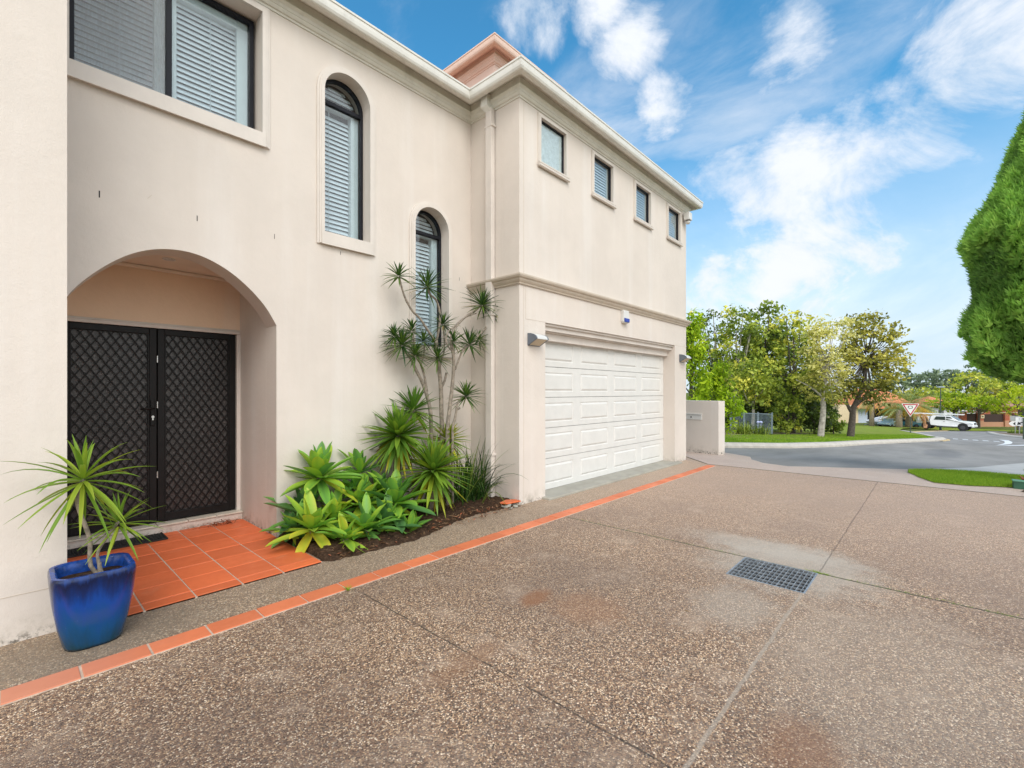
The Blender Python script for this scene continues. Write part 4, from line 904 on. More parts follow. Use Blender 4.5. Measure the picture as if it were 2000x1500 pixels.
# sawn stump and broken paver
sc = WY(655, 974, 4.72); stm = thing('sawn_stump', (sc.x, sc.y, .03), 'short sawn branch stump with pale cut face among the agaves', 'stump')
ax = Vector((-.15, -.75, .45)).normalized(); obj('bark', MB().tube([(sc.x - ax.x * .2, sc.y + .18, .05), sc - ax * .06, sc], [.04, .037, .036], 12), M['bark'], stm)
obj('cut_face', MB().tube([sc, sc + ax * .003], [.034, .032], 14), simple('cut_wood', (.50, .36, .20), .8, .2, 40), stm)
bt = thing('broken_paver', (4.44, 4.10, .03), 'broken terracotta paver on rubble at the foot of the downpipe wall', 'paver')
obj('tile_piece', MB().prism([(4.33, 4.06), (4.56, 4.02), (4.565, 4.13), (4.46, 4.20), (4.30, 4.15)], .055, .073, 'z'), M['terra'], bt, bevel=.003)
m = MB()
for k in range(16): m.obox((rng.uniform(4.32, 4.55), rng.uniform(4.0, 4.12), rng.uniform(.01, .045)), (rng.uniform(.02, .06), rng.uniform(.02, .05), rng.uniform(.015, .03)), Matrix.Rotation(rng.uniform(0, 3), 3, 'Z') @ Matrix.Rotation(rng.uniform(-.5, .5), 3, 'X'))
obj('rubble', m, M['slab'], bt, bevel=.006)

# foxtail agaves
AG = [  # px, py, Y, radius m, tint, label
 (624, 932, 4.80, .31, .55, 'large pale green agave rosette raised on a stem against the wall, highest of the agaves', (-.1, -.35, 1), 26),
 (703, 922, 4.86, .25, .42, 'upright agave rosette against the wall just left of the big yucca', (.05, -.15, 1), 18),
 (694, 955, 4.72, .15, .45, 'small agave rosette half hidden in the middle of the bed behind the stump', (0, -.3, 1), 14),
 (594, 1008, 4.82, .29, .18, 'dark green shaded agave rosette in the bed corner beside the porch', (-.2, -.4, 1), 18),
 (610, 1033, 4.42, .27, .68, 'yellow green agave rosette at the front left corner of the bed', (-.1, -.8, 1), 18),
 (652, 1014, 4.55, .24, .62, 'light green agave rosette second from the porch in the front row', (0, -.6, 1), 18),
 (704, 986, 4.58, .28, .60, 'mid green agave rosette with a curled yellow leaf in the centre of the bed', (.1, -.5, 1), 22),
 (772, 984, 4.45, .33, .45, 'tall blue green agave rosette at the right end of the agaves', (.1, -.35, 1), 26),
 (716, 1034, 4.22, .26, .50, 'green agave rosette at the front of the bed touching the driveway', (-.1, -.7, 1), 18),
 (756, 1028, 4.28, .27, .38, 'darker green agave rosette in the front row right of the centre', (.2, -.6, 1), 20),
 (800, 1040, 4.12, .22, .48, 'small low agave rosette at the right front corner of the clump', (.4, -.4, .8), 18),
 (676, 1052, 4.16, .20, .62, 'low light green agave rosette at the front edge between two bigger ones', (-.1, -.9, .8), 14),
 (570, 1036, 4.70, .19, .40, 'narrow dark agave rosette pressed against the porch corner', (-.4, -.7, 1), 14),
 (742, 962, 4.72, .24, .40, 'dark green agave rosette behind, between the centre one and the tall blue green one', (0, -.3, 1), 16)]
for px, py, Y, r, tn, lab, ax, n in AG:
    c = WY(px, py, Y); t = thing('agave', (c.x, c.y, 0), lab, 'agave', 'agave rosettes in the garden bed')
    L = Leaves(); rosette(L, c, int(n * 1.4), r * 1.38, r * .40, tn + .05, 84, -35, .30, 'agave', 9, .22, .2, .30, ax, curl=.16, tvar=.22)
    L.build('leaves', LM['agave'], t)
    obj('stem', MB().tube([(c.x + .03, c.y + .10, .02), (c.x + .01, c.y + .03, c.z * .5), (c.x, c.y, c.z - .01)], [.028, .026, .03], 8), M['bark'], t, smooth=True)
# yuccas
def yucca(px, py, Y, n, l, w, tn, lab, ax, yel=.6, extra=None):
    l *= 1.22; n = int(n * 1.6); w *= 1.35; tn += .04
    c = WY(px, py, Y); t = thing('yucca', (c.x, c.y, 0), lab, 'yucca', 'yuccas in the garden bed')
    L = Leaves(); rosette(L, c, n, l, w, tn, 88, -70, .18, 'strap', 6, .22, .12, yel, ax, tvar=.16)
    obj('stem', MB().tube([(c.x, c.y + .08, .02), (c.x, c.y + .02, c.z * .6), c], [.045, .045, .04], 8), M['bark'], t, smooth=True)
    if extra:
        e = WY(*extra); rosette(L, e, 54, l * .85, w * .8, tn - .12, 88, -40, .15, 'strap', 6, .22, .12, .1, None)
        obj('stem', MB().tube([c, c.lerp(e, .5) + Vector((.02, 0, -.03)), e], [.035, .03, .03], 8), M['bark'], t)
    L.build('leaves', LM['yucca'], t)
yucca(778, 850, 4.72, 100, .40, .040, .52, 'big yucca with a second head behind and hanging yellow leaves, tallest of the yuccas', (-.15, -.25, 1), .6, (808, 800, 4.85))
yucca(846, 918, 4.42, 100, .42, .036, .56, 'rounded yucca with yellow tipped lower leaves at the front of the bed', (-.05, -.3, 1), .5)
yucca(874, 858, 4.72, 60, .27, .030, .74, 'small yellowing yucca at the foot of the dragon trees', (.1, -.2, 1), .8)
# strappy clump by the downpipe
c = WY(915, 975, 4.66); t = thing('strappy_plant', (c.x, 4.66, .02), 'dark green clump of long arching strap leaves beside the downpipe', 'plant'); L = Leaves()
for k in range(170):
    a = rng.uniform(0, 6.28); e = rng.uniform(48, 88); b = Vector((c.x + rng.gauss(0, .13), 4.62 + rng.gauss(0, .09), .03))
    L.blade(b, (math.cos(a) * math.cos(R(e)), math.sin(a) * math.cos(R(e)) - .08, math.sin(R(e))), rng.uniform(.45, .95), rng.uniform(.012, .022), rng.uniform(.5, 1.6), 8, rng.choice([.1, .3, .45, .6, .6, .95]), 'strap', .3)
L.build('leaves', LM['strap'], t)
# dragon trees: trunks follow the photograph's bends in the plane of the bed
def P(px, py, Y): return WY(px, py, Y)
HEADS = []
def dragon(lab, trunks, heads, Y):
    b = P(*trunks[0][0][0][:2], Y); t = thing('dragon_tree', (b.x, Y, .0), lab, 'dragon tree', 'dragon trees against the wall')
    for pts, r0, r1 in trunks:
        w = []
        for i, q in enumerate(pts):
            dy = q[2] if len(q) > 2 else 0; w.append(P(q[0], q[1], Y + dy))
        if r0 > .0158 and pts[0][1] > 840: w = [Vector((w[0].x, w[0].y, .02))] + w
        w = [Vector(p) for p in crm(w, 4)]
        r0 *= 1.2; r1 *= 1.15
        rr = [r0 + (r1 - r0) * i / (len(w) - 1) + rng.uniform(-.0015, .0015) for i in range(len(w))]
        obj('trunk' if r0 > .018 else 'branch', MB().tube(w, rr, 8), M['bark'], t, smooth=True)
    for px, py, dy, r, n, ax in heads:
        c = P(px, py, Y + dy); L = Leaves(); rosette(L, c, int(n * 1.25), r * 1.15, .019, .56, 88, -38, .30, 'strap', 6, .3, .15, .15, ax, tvar=.22)
        L.build('leaf_head', LM['dragon'], t)
dragon('thin left dragon tree leaning towards the wall with five dark leaf heads',
       [([(842, 842), (840, 800), (833, 770), (824, 745), (812, 722), (806, 708)], .022, .017), ([(806, 708), (797, 694), (786, 680)], .013, .010), ([(834, 765), (829, 735), (822, 712), (815, 695)], .014, .010), ([(822, 712), (812, 680), (805, 655)], .011, .009), ([(822, 714, 0), (828, 690, .05), (829, 668, .05)], .010, .008)],
       [(785, 672, 0, .24, 52, (-.3, -.3, 1)), (770, 655, .05, .17, 34, (-.5, -.2, 1)), (804, 644, .05, .17, 34, None), (827, 664, .05, .16, 30, (.2, -.1, 1)), (811, 693, -.05, .20, 40, (.1, -.5, 1))], 4.78)
dragon('tallest middle dragon tree with two long bare branches reaching up past the window',
       [([(863, 848), (862, 800), (861, 757), (858, 725), (855, 700), (851, 663)], .026, .023), ([(851, 668), (836, 646), (820, 622), (806, 608), (795, 590), (788, 573), (783, 555), (780, 540)], .014, .009), ([(852, 668), (858, 640), (859, 615), (857, 600), (851, 585), (840, 575), (834, 560)], .014, .010), ([(861, 760), (868, 745), (872, 728)], .013, .014), ([(858, 725), (862, 705), (868, 680), (866, 635)], .010, .009)],
       [(779, 537, 0, .18, 34, None), (834, 558, 0, .27, 52, (.1, -.1, 1)), (866, 632, 0, .19, 36, None), (855, 698, -.05, .20, 36, (-.1, -.4, 1)), (846, 668, 0, .12, 18, None)], 4.74)
dragon('right dragon tree with forked pale branches and spiky heads leaning towards the downpipe',
       [([(874, 845), (878, 800), (883, 757), (886, 715), (885, 672)], .024, .018), ([(886, 700), (880, 660), (893, 636), (908, 620), (925, 608), (941, 597)], .013, .010), ([(889, 722), (897, 700), (905, 682), (917, 672)], .012, .010), ([(900, 690), (918, 672), (940, 650), (955, 632), (963, 614)], .012, .009), ([(885, 680), (884, 672), (885, 665)], .014, .010), ([(886, 690), (872, 670), (874, 650), (885, 640), (905, 622), (930, 612)], .010, .008)],
       [(885, 666, 0, .19, 36, None), (942, 594, 0, .27, 56, (.25, -.2, 1)), (917, 671, 0, .24, 46, (.2, -.2, 1)), (964, 611, 0, .19, 40, (.4, -.1, 1)), (936, 662, .05, .16, 28, (.4, 0, 1))], 4.60)
dragon('short dragon tree low on the right with a single round leaf head',
       [([(884, 846), (888, 820), (891, 804), (893, 790), (900, 778), (910, 774)], .016, .011), ([(893, 800), (898, 797)], .012, .013)], [(910, 772, 0, .23, 60, (.1, -.15, 1))], 4.58)
# dracaena standing in the blue pot
t = thing('potted_dracaena', (.345, 3.825, .385), 'spiky yellow green dracaena with two heads growing in the blue pot', 'dracaena')
cA = WY(162, 935, 3.76); cB = WY(232, 1018, 3.76)
w = [Vector((.40, 3.76, .36))] + [WY(177, 1105, 3.76), WY(176, 1060, 3.76), WY(168, 1030, 3.76), WY(156, 1000, 3.76), WY(152, 975, 3.76), cA]
obj('stem', MB().tube(crm(w, 3), .0115, 8), M['bark'], t, smooth=True)
w = [Vector((.405, 3.76, .36)), WY(190, 1085, 3.76), WY(205, 1055, 3.76), cB]; obj('stem', MB().tube(crm(w, 3), .009, 8), M['bark'], t, smooth=True)
obj('stem', MB().tube([(.385, 3.76, .37), (.383, 3.76, .46)], [.012, .010], 8), M['bark'], t)
L = Leaves(); rosette(L, cA, 48, .37, .025, .60, 86, -62, .55, 'strap', 7, .28, .12, .12, (.05, -.15, 1), tvar=.2); L.build('leaf_head', LM['potplant'], t)
L = Leaves(); rosette(L, cB, 34, .24, .018, .55, 84, -50, .3, 'strap', 6, .28, .15, .15, (.1, -.1, 1), tvar=.2); L.build('leaf_head', LM['potplant'], t)
# moss and weeds in the joint by the drain
L = Leaves()
for k in range(420):
    u = rng.random(); x, y = (rng.gauss(4.545, .012), rng.choice([rng.uniform(-.6, .7), rng.gauss(.72, .04), rng.uniform(1.3, 3.2)]))
    if 1.5 < y < 3.2 and rng.random() < .5: continue
    a = rng.uniform(0, 6.28); L.blade((x, y, 0), (math.cos(a), math.sin(a), rng.uniform(.1, 1.0)), rng.uniform(.006, .022), rng.uniform(.002, .004), .5, 2, rng.uniform(.3, .9), 'strap', .3)
tag(L.build('moss', LM['grass'], None), kind='stuff')
L = Leaves()
for k in range(26):
    a = rng.uniform(0, 6.28); L.blade((1.74, 3.27, .0), (math.cos(a), math.sin(a), rng.uniform(.6, 2)), rng.uniform(.03, .06), .004, .5, 3, rng.uniform(.4, .9), 'strap', .3)
tag(L.build('weed', LM['grass'], None), 'tiny grass weed growing from the joint beside the orange edging tiles', 'weed')
# ------------------------------------------------------------------ trees and street
nrg = np.random.default_rng(5)
def np_obj(name, V, F, mat, parent, tint):
    off = Vector((0, 0, 0)); p = parent
    while p is not None: off += p.location; p = p.parent
    V = V - np.array(off)
    me = bpy.data.meshes.new(name); k = F.shape[1]
    me.vertices.add(len(V)); me.vertices.foreach_set('co', V.astype(np.float32).ravel())
    me.loops.add(F.size); me.loops.foreach_set('vertex_index', F.astype(np.int32).ravel())
    me.polygons.add(len(F)); me.polygons.foreach_set('loop_start', np.arange(0, F.size, k, dtype=np.int32)); me.polygons.foreach_set('loop_total', np.full(len(F), k, dtype=np.int32))
    me.update(calc_edges=True); a = me.attributes.new('tint', 'FLOAT', 'POINT'); a.data.foreach_set('value', tint.astype(np.float32))
    o = bpy.data.objects.new(name, me); COL.objects.link(o); me.materials.append(mat)
    if parent is not None: o.parent = parent
    return o
def leaves_from(pts, nrm, size, tint, stretch=1.7, jit=.9, up=0.0):
    """one small diamond leaf per point, roughly facing outwards"""
    n = len(pts); d = nrm + nrg.normal(0, jit, (n, 3)); d /= np.linalg.norm(d, axis=1)[:, None] + 1e-9
    r = nrg.normal(0, 1, (n, 3)); r[:, 2] += up * 3; u = r - (r * d).sum(1)[:, None] * d; u /= np.linalg.norm(u, axis=1)[:, None] + 1e-9
    v = np.cross(d, u); s = (size * nrg.uniform(.6, 1.35, n))[:, None]
    V = np.stack([pts - u * s * stretch / 2, pts - v * s / 2 + u * s * .1, pts + u * s * stretch / 2, pts + v * s / 2 + u * s * .1], 1).reshape(-1, 3)
    F = np.arange(4 * n).reshape(-1, 4); return V, F, np.repeat(tint, 4)
def clump_cloud(clumps, per_area, size, ctint, var=.14, shell=.55, squash=1.0):
    P_, N_, T_ = [], [], []
    for (c, r) in clumps:
        r = np.array(r); n = max(12, int(per_area * (r[0] * r[1] + r[0] * r[2] * 2)))
        d = nrg.normal(0, 1, (n, 3)); d /= np.linalg.norm(d, axis=1)[:, None]
        q = 1 - shell * nrg.random(n) ** 1.6; w = 1 + .25 * np.sin(d[:, 0] * 7 + c[0]) * np.cos(d[:, 2] * 6 + c[1])
        P_.append(np.array(c) + d * r * (q * w)[:, None]); N_.append(d + np.array([0, 0, .35]))
        b = ctint + nrg.normal(0, var)
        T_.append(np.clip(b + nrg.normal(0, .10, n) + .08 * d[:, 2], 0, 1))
    return np.concatenate(P_), np.concatenate(N_), np.concatenate(T_)
def tree(name, cat, lab, base, h, rad, mat, n_cl=40, leaf=.14, dens=26, bottom=.25, trunk_r=.12, bark='darkbark', tint=.5, var=.14, group=None, lean=(0, 0), shape='round', forks=3, clsize=.30, flat=.75, tips=None, shell=.55):
    b = Vector(base); t = thing(name, b, lab, cat, group); cl = []; lean = Vector((lean[0], lean[1], 0))
    z0 = h * bottom
    while len(cl) < n_cl:
        d = nrg.normal(0, 1, 3); d /= np.linalg.norm(d); q = nrg.uniform(.30, .92) ** .6
        zz = (z0 + h) / 2 + d[2] * q * (h - z0) / 2 * .88
        f = (zz - z0) / (h - z0)
        prof = {'round': 1.0, 'cone': 1.25 - f, 'vase': .55 + .6 * f, 'dome': 1.0}[shape]
        x = d[0] * q * rad * prof * .85; y = d[1] * q * rad * prof * .85
        s = rad * clsize * nrg.uniform(.6, 1.35)
        cl.append((np.array([b.x + x + lean.x * f, b.y + y + lean.y * f, b.z + zz]), (s, s, s * flat)))
    P_, N_, T_ = clump_cloud(cl, dens / (leaf * leaf) * .045, leaf, tint, var, shell)
    if tips:
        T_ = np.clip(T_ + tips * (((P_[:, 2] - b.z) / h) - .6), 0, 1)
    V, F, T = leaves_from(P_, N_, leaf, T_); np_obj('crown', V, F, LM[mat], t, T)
    m = MB(); top = b + lean * .5 + Vector((0, 0, h * .72)); mid = b + Vector((nrg.normal(0, .04) * h * .2, nrg.normal(0, .04) * h * .2, max(z0, h * .22)))
    m.tube(crm([b - Vector((0, 0, .15)), b + Vector((0, 0, .15)), mid, b.lerp(top, .65), top], 3), [trunk_r * 1.25] * 2 + list(np.linspace(trunk_r, trunk_r * .3, 11)), 8)
    order = sorted(cl, key=lambda c: -c[1][0])[:forks * 3]
    for c, r in order:
        e = Vector(c); s = mid.lerp(top, nrg.uniform(0, .5)); k = s.lerp(e, .5) + Vector((0, 0, -.05 * h))
        m.tube(crm([s, k, e], 3), np.linspace(trunk_r * .5, trunk_r * .12, 7).tolist(), 5)
    obj('trunk', m, M[bark], t, smooth=True, fixn=False); return t

# tall clipped cypress on the right edge of the drive
def cypress(base, h, rad, z0, nsp, lab):
    b = Vector(base); t = thing('cypress_tree', b, lab, 'conifer')
    lobes = [(nrg.uniform(0, 6.28), nrg.uniform(0, 1), nrg.uniform(.09, .22), nrg.uniform(.14, .34)) for _ in range(190)]
    u = nrg.random(nsp) ** .85; az = nrg.uniform(0, 2 * np.pi, nsp)
    prof = np.interp(u, [0, .02, .07, .16, .29, .40, .44, .51, .65, .78, .92, 1], [.40, .76, .93, 1.02, 1.02, .98, 1.03, .86, .60, .40, .18, .03])
    bump = np.zeros(nsp)
    for a, v, s, w in lobes:
        da = np.angle(np.exp(1j * (az - a))); g = np.exp(-(da / w) ** 2 - ((u - v) / (s * .4)) ** 2); bump = np.maximum(bump, g)
    bump2 = .5 + .5 * np.sin(az * 9 + 14 * np.sin(u * 9)) * np.sin(u * 70 + 3 * np.cos(az * 5))
    r = rad * prof * (.84 + .16 * bump + .03 * bump2) * (1 - .45 * nrg.random(nsp) ** 2.6)
    P_ = np.stack([b.x + r * np.cos(az), b.y + r * np.sin(az), b.z + z0 + u * (h - z0)], 1)
    N_ = np.stack([np.cos(az), np.sin(az), np.full(nsp, .55)], 1)
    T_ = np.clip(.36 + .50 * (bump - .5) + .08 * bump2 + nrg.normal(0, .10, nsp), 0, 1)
    # each spray: a fan of narrow scale-leaf fingers pointing out and up
    n = nsp; k = 7; L_ = .125
    up = N_ / np.linalg.norm(N_, axis=1)[:, None] + np.array([0, 0, 1.0]) + nrg.normal(0, .42, (n, 3)); up /= np.linalg.norm(up, axis=1)[:, None]
    sd_ = np.cross(up, nrg.normal(0, 1, (n, 3))); sd_ /= np.linalg.norm(sd_, axis=1)[:, None]
    Vs, Ts = [], []
    for j in range(k):
        a = (j - (k - 1) / 2) * .30; d = up * math.cos(a) + sd_ * math.sin(a) + nrg.normal(0, .10, (n, 3)); d /= np.linalg.norm(d, axis=1)[:, None]
        l = (L_ * (1 - .45 * abs(j - 3) / 3) * nrg.uniform(.7, 1.4, n))[:, None]; w = .0115
        q = np.cross(d, np.cross(up, sd_)); q /= np.linalg.norm(q, axis=1)[:, None] + 1e-9
        s = P_ + d * l * .1
        Vs.append(np.stack([s - q * w * .4, s + d * l * .45 - q * w, s + d * l, s + d * l * .45 + q * w], 1)); Ts.append(T_ + .05 * j / k)
    V = np.concatenate(Vs).reshape(-1, 3); T = np.repeat(np.clip(np.concatenate(Ts), 0, 1), 4)
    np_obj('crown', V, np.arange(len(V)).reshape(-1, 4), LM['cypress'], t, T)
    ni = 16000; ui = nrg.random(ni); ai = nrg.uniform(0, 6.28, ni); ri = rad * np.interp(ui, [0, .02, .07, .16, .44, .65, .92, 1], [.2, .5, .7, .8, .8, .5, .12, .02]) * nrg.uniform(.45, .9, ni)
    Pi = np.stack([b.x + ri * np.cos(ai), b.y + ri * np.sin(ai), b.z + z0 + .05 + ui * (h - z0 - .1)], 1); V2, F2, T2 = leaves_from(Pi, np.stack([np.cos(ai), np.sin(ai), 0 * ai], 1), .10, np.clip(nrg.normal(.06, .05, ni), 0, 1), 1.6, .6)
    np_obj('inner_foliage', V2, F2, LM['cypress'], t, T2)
    # inner twig mass, so the crown is not hollow
    m = MB(); m.tube([b - Vector((0, 0, .1)), b + Vector((0, 0, z0)), b + Vector((0, 0, h * .6)), b + Vector((0, 0, h * .93))], [.13, .12, .07, .02], 10)
    for q in range(150):
        uu = rng.uniform(0.02, .93); a = rng.uniform(0, 6.28); zz = z0 + uu * (h - z0); rr = rad * float(np.interp(uu, [0, .12, .46, .7, 1], [.5, .72, .72, .5, .05]))
        m.tube([b + Vector((0, 0, zz - .1)), b + Vector((math.cos(a) * rr * .9, math.sin(a) * rr * .9, zz + .22))], [.014, .004], 4)
    obj('trunk', m, M['darkbark'], t, fixn=False); return t
bC = gnd(2088, 7.6)
cypress((bC.x, bC.y, 0), 7.3, 1.22, 1.62, 46000, 'tall bright green cypress at the right edge of the drive')

G_ = lambda px, d: gnd(px, d)
# golden conifers behind the boundary wall
def conifer(px, d, h, rad, lab, n, seedz=0):
    b = gnd(px, d); t = thing('golden_conifer', b, lab, 'conifer', 'golden conifers behind the boundary wall'); cl = []
    for k in range(n):
        f = nrg.random() ** .8; a = nrg.uniform(0, 6.28); r = rad * (1.05 - .8 * f) * nrg.uniform(.45, 1.0)
        s = rad * .26 * nrg.uniform(.6, 1.2); cl.append((np.array([b.x + r * math.cos(a), b.y + r * math.sin(a), b.z + .3 + f * (h - .5)]), (s, s, s * 1.3)))
    P_, N_, T_ = clump_cloud(cl, 330, .07, .5, .18, .5); N_[:, 2] += .8; V, F, T = leaves_from(P_, N_, .062, T_, 2.6, .8, .7); np_obj('crown', V, F, LM['thuja'], t, T)
    m = MB().tube([b - Vector((0, 0, .1)), b + Vector((0, 0, h * .85))], [.10, .02], 7)
    for c, r in cl[::3]: m.tube([b + Vector((0, 0, max(.2, (c[2] - b.z) * .75))), Vector(c)], [.03, .008], 4)
    obj('trunk', m, M['darkbark'], t, fixn=False)
conifer(1350, 15.2, 4.4, 1.05, 'taller golden green conifer half hidden by the house corner', 60)
conifer(1409, 15.6, 2.9, .85, 'shorter golden green conifer above the end of the low boundary wall', 46)
BG = 'trees on the far side of the street'
def T(px, d, top, halfw, kind, lab, cat='tree', **kw):
    top -= 16 if cat == 'tree' else 0; kw['dens'] = kw.get('dens', 16) * 1.6; kw['n_cl'] = int(kw['n_cl'] * 1.35); kw['tint'] = kw.get('tint', .5) + .06; kw['leaf'] = kw.get('leaf', .14) * .85; kw['shell'] = .7
    b = gnd(px, d); h = (HY - top) / FPX * d + CH - b.z; r = halfw / FPX * d
    return tree(kw.pop('name', 'broadleaf_tree'), cat, lab, b, h, r, kind, **kw)
T(1352, 30, 604, 34, 'olive', 'yellow flowering tree top seen just beside the house corner', n_cl=26, leaf=.15, dens=15, bottom=.3, group=BG, tint=.75)
T(1398, 30, 588, 48, 'darkgreen', 'thin open tree with sky showing through its dark leaves', n_cl=46, leaf=.13, dens=8, bottom=.3, group=BG, tint=.45, clsize=.24, bark='palebark', shape='vase', forks=5)
T(1438, 27, 590, 60, 'green', 'tall mid green tree second in the row beyond the golden conifers', n_cl=70, leaf=.15, dens=15, bottom=.22, group=BG, tint=.48, clsize=.23, bark='palebark', var=.2, forks=5)
T(1495, 28, 584, 62, 'green', 'tallest green tree in the middle of the clump across the street', n_cl=80, leaf=.15, dens=17, bottom=.15, group=BG, tint=.42, clsize=.22, var=.22, forks=5)
T(1550, 26, 600, 52, 'green', 'bright lime topped tree just left of the cream blossomed street tree', n_cl=66, leaf=.14, dens=17, bottom=.15, group=BG, tint=.6, clsize=.24, tips=.8, var=.2, forks=4)
T(1470, 24, 690, 60, 'green', 'smaller yellow green tree leaning over the pool fence', n_cl=44, leaf=.12, dens=14, bottom=.25, group=BG, tint=.62, bark='palebark', trunk_r=.10, var=.2)
T(1530, 30, 640, 85, 'darkgreen', 'dark spreading tree at the back of the clump', n_cl=70, leaf=.17, dens=18, bottom=.02, group=BG, tint=.25, clsize=.22, trunk_r=.2)
T(1430, 31, 690, 70, 'darkgreen', 'dark low tree behind the pool fence', n_cl=50, leaf=.16, dens=18, bottom=.02, group=BG, tint=.35, clsize=.25)
SG = 'shrubs under the street trees'
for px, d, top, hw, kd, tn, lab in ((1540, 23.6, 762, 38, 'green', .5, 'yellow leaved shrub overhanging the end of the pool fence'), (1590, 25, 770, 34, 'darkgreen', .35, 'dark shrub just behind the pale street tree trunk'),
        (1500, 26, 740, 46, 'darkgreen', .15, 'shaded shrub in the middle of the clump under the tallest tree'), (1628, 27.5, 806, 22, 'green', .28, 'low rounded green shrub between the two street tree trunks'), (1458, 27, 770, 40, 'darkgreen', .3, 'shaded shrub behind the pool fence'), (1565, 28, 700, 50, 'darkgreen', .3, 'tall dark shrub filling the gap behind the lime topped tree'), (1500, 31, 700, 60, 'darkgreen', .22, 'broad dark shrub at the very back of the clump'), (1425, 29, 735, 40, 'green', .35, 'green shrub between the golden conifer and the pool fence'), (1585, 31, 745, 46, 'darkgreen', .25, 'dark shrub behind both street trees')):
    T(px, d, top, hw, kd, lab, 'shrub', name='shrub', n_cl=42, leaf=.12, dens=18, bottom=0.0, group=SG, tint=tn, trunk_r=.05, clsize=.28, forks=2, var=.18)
# the two street trees, with their trunks as in the photograph
def street_tree(base_px, d, trunk, crown_c, crown_r, mat, lab, n_cl, leaf, dens, tint, bark, tr, var, branches):
    b = gnd(base_px[0], d); b.z = at(base_px[0], base_px[1], d).z
    t = thing('street_tree', b, lab, 'tree', 'street trees on the lawn'); cl = []
    for (cx, cy, hw, hh, cnt, ti) in crown_c:
        for k in range(cnt):
            q = nrg.normal(0, 1, 3); q /= np.linalg.norm(q); q *= nrg.random() ** .42
            c = at(cx + q[0] * hw, cy + q[1] * hh, d + q[2] * hw / FPX * d * .8); s = nrg.uniform(.26, .5); cl.append((np.array(c), (s, s, s * .55), ti))
    Pp, Nn, Tt = [], [], []
    for c, r, ti in cl:
        p, n_, q = clump_cloud([(c, r)], dens / (leaf * leaf) * .045, leaf, tint + ti, var, .75); Pp.append(p); Nn.append(n_); Tt.append(q)
    V, F, Tn = leaves_from(np.concatenate(Pp), np.concatenate(Nn) + np.array([0, 0, .4]), leaf, np.concatenate(Tt), 1.8, .9); np_obj('crown', V, F, LM[mat], t, Tn)
    m = MB(); pts = [at(x, y, d) for x, y in trunk]; m.tube(crm(pts, 3), np.linspace(tr, tr * .45, 3 * (len(pts) - 1) + 1).tolist(), 9)
    for br in branches:
        pts = [at(x, y, d) for x, y in br[1:]]; m.tube(crm(pts, 3), np.linspace(br[0], br[0] * .35, 3 * (len(pts) - 1) + 1).tolist(), 6)
    ends = [Vector(c[0]) for c in cl[::4]]; hub = at(*trunk[-1], d)
    for e in ends: m.tube([hub.lerp(e, .15), hub.lerp(e, .55) + Vector((0, 0, -.12)), e], [.03, .02, .008], 4)
    obj('trunk', m, M[bark], t, smooth=True, fixn=False)
street_tree((1603, 860), 21.9, [(1602, 862), (1604, 840), (1607, 815), (1608, 790), (1606, 770), (1612, 745), (1616, 710)], [(1618, 700, 48, 62, 66, 0), (1600, 650, 30, 28, 22, .05), (1590, 740, 30, 30, 22, -.28), (1610, 765, 50, 24, 26, -.35), (1578, 690, 22, 40, 14, -.2), (1640, 640, 26, 22, 16, .1)], None, 'cream',
            'slim street tree with mottled pale trunk and cream blossom, the left of the two', 0, .085, 13, .58, 'palebark', .15, .16, [(.06, (1606, 778), (1596, 766), (1575, 752), (1555, 742)), (.06, (1610, 760), (1630, 748), (1645, 735)), (.05, (1611, 750), (1604, 720), (1600, 680))])
street_tree((1662, 858), 23.1, [(1660, 861), (1663, 835), (1665, 815), (1666, 798), (1672, 785), (1686, 750), (1692, 700)], [(1690, 690, 66, 50, 74, 0), (1730, 720, 44, 40, 44, .05), (1762, 690, 24, 30, 12, .1), (1690, 635, 44, 24, 34, .05), (1650, 740, 36, 36, 34, -.15), (1700, 765, 50, 26, 36, -.28), (1655, 680, 32, 50, 26, 0), (1735, 655, 28, 26, 18, .1)], None, 'olive',
            'spreading street tree with dark forked trunk and yellow green crown, the right of the two', 0, .10, 14, .52, 'darkbark', .17, .18, [(.09, (1665, 808), (1655, 790), (1648, 765), (1640, 730)), (.08, (1668, 795), (1690, 775), (1715, 750), (1740, 725)), (.06, (1656, 792), (1640, 780), (1625, 770))])
# agapanthus and strap plants by the pool fence
def strap_clump(px, d, r, n, lab, mat, tint, flower=0):
    b = gnd(px, d); b.z += .1; t = thing('strap_leaf_clump', b, lab, 'plant', 'strap leaf clumps by the pool fence'); L = Leaves()
    for k in range(n):
        a = rng.uniform(0, 6.28); e = rng.uniform(35, 85); L.blade(b + Vector((rng.gauss(0, r * .4), rng.gauss(0, r * .4), 0)), (math.cos(a) * math.cos(R(e)), math.sin(a) * math.cos(R(e)), math.sin(R(e))), r * rng.uniform(.8, 1.4), .035, rng.uniform(.8, 1.8), 5, tint + rng.uniform(-.2, .3), 'strap', .2)
    L.build('leaves', LM[mat], t)
    for k in range(flower):
        q = b + Vector((rng.uniform(-r, r) * .5, rng.uniform(-r, r) * .5 - .1, r * 1.25)); obj('flower_head', MB().tube([(q.x, q.y, b.z), q], .008, 4).lathe([(.01, -.06), (.05, -.03), (.065, .01), (.04, .05), (.005, .065)], q, 8), simple('pale_blue_flower', (.45, .50, .75), .7), t)
strap_clump(1450, 22.0, .62, 170, 'taller strap leaf clump at the left end of the pool fence', 'green', .45)
strap_clump(1484, 22.0, .48, 130, 'agapanthus clump with pale blue flower heads in front of the pool fence', 'green', .32, 3)
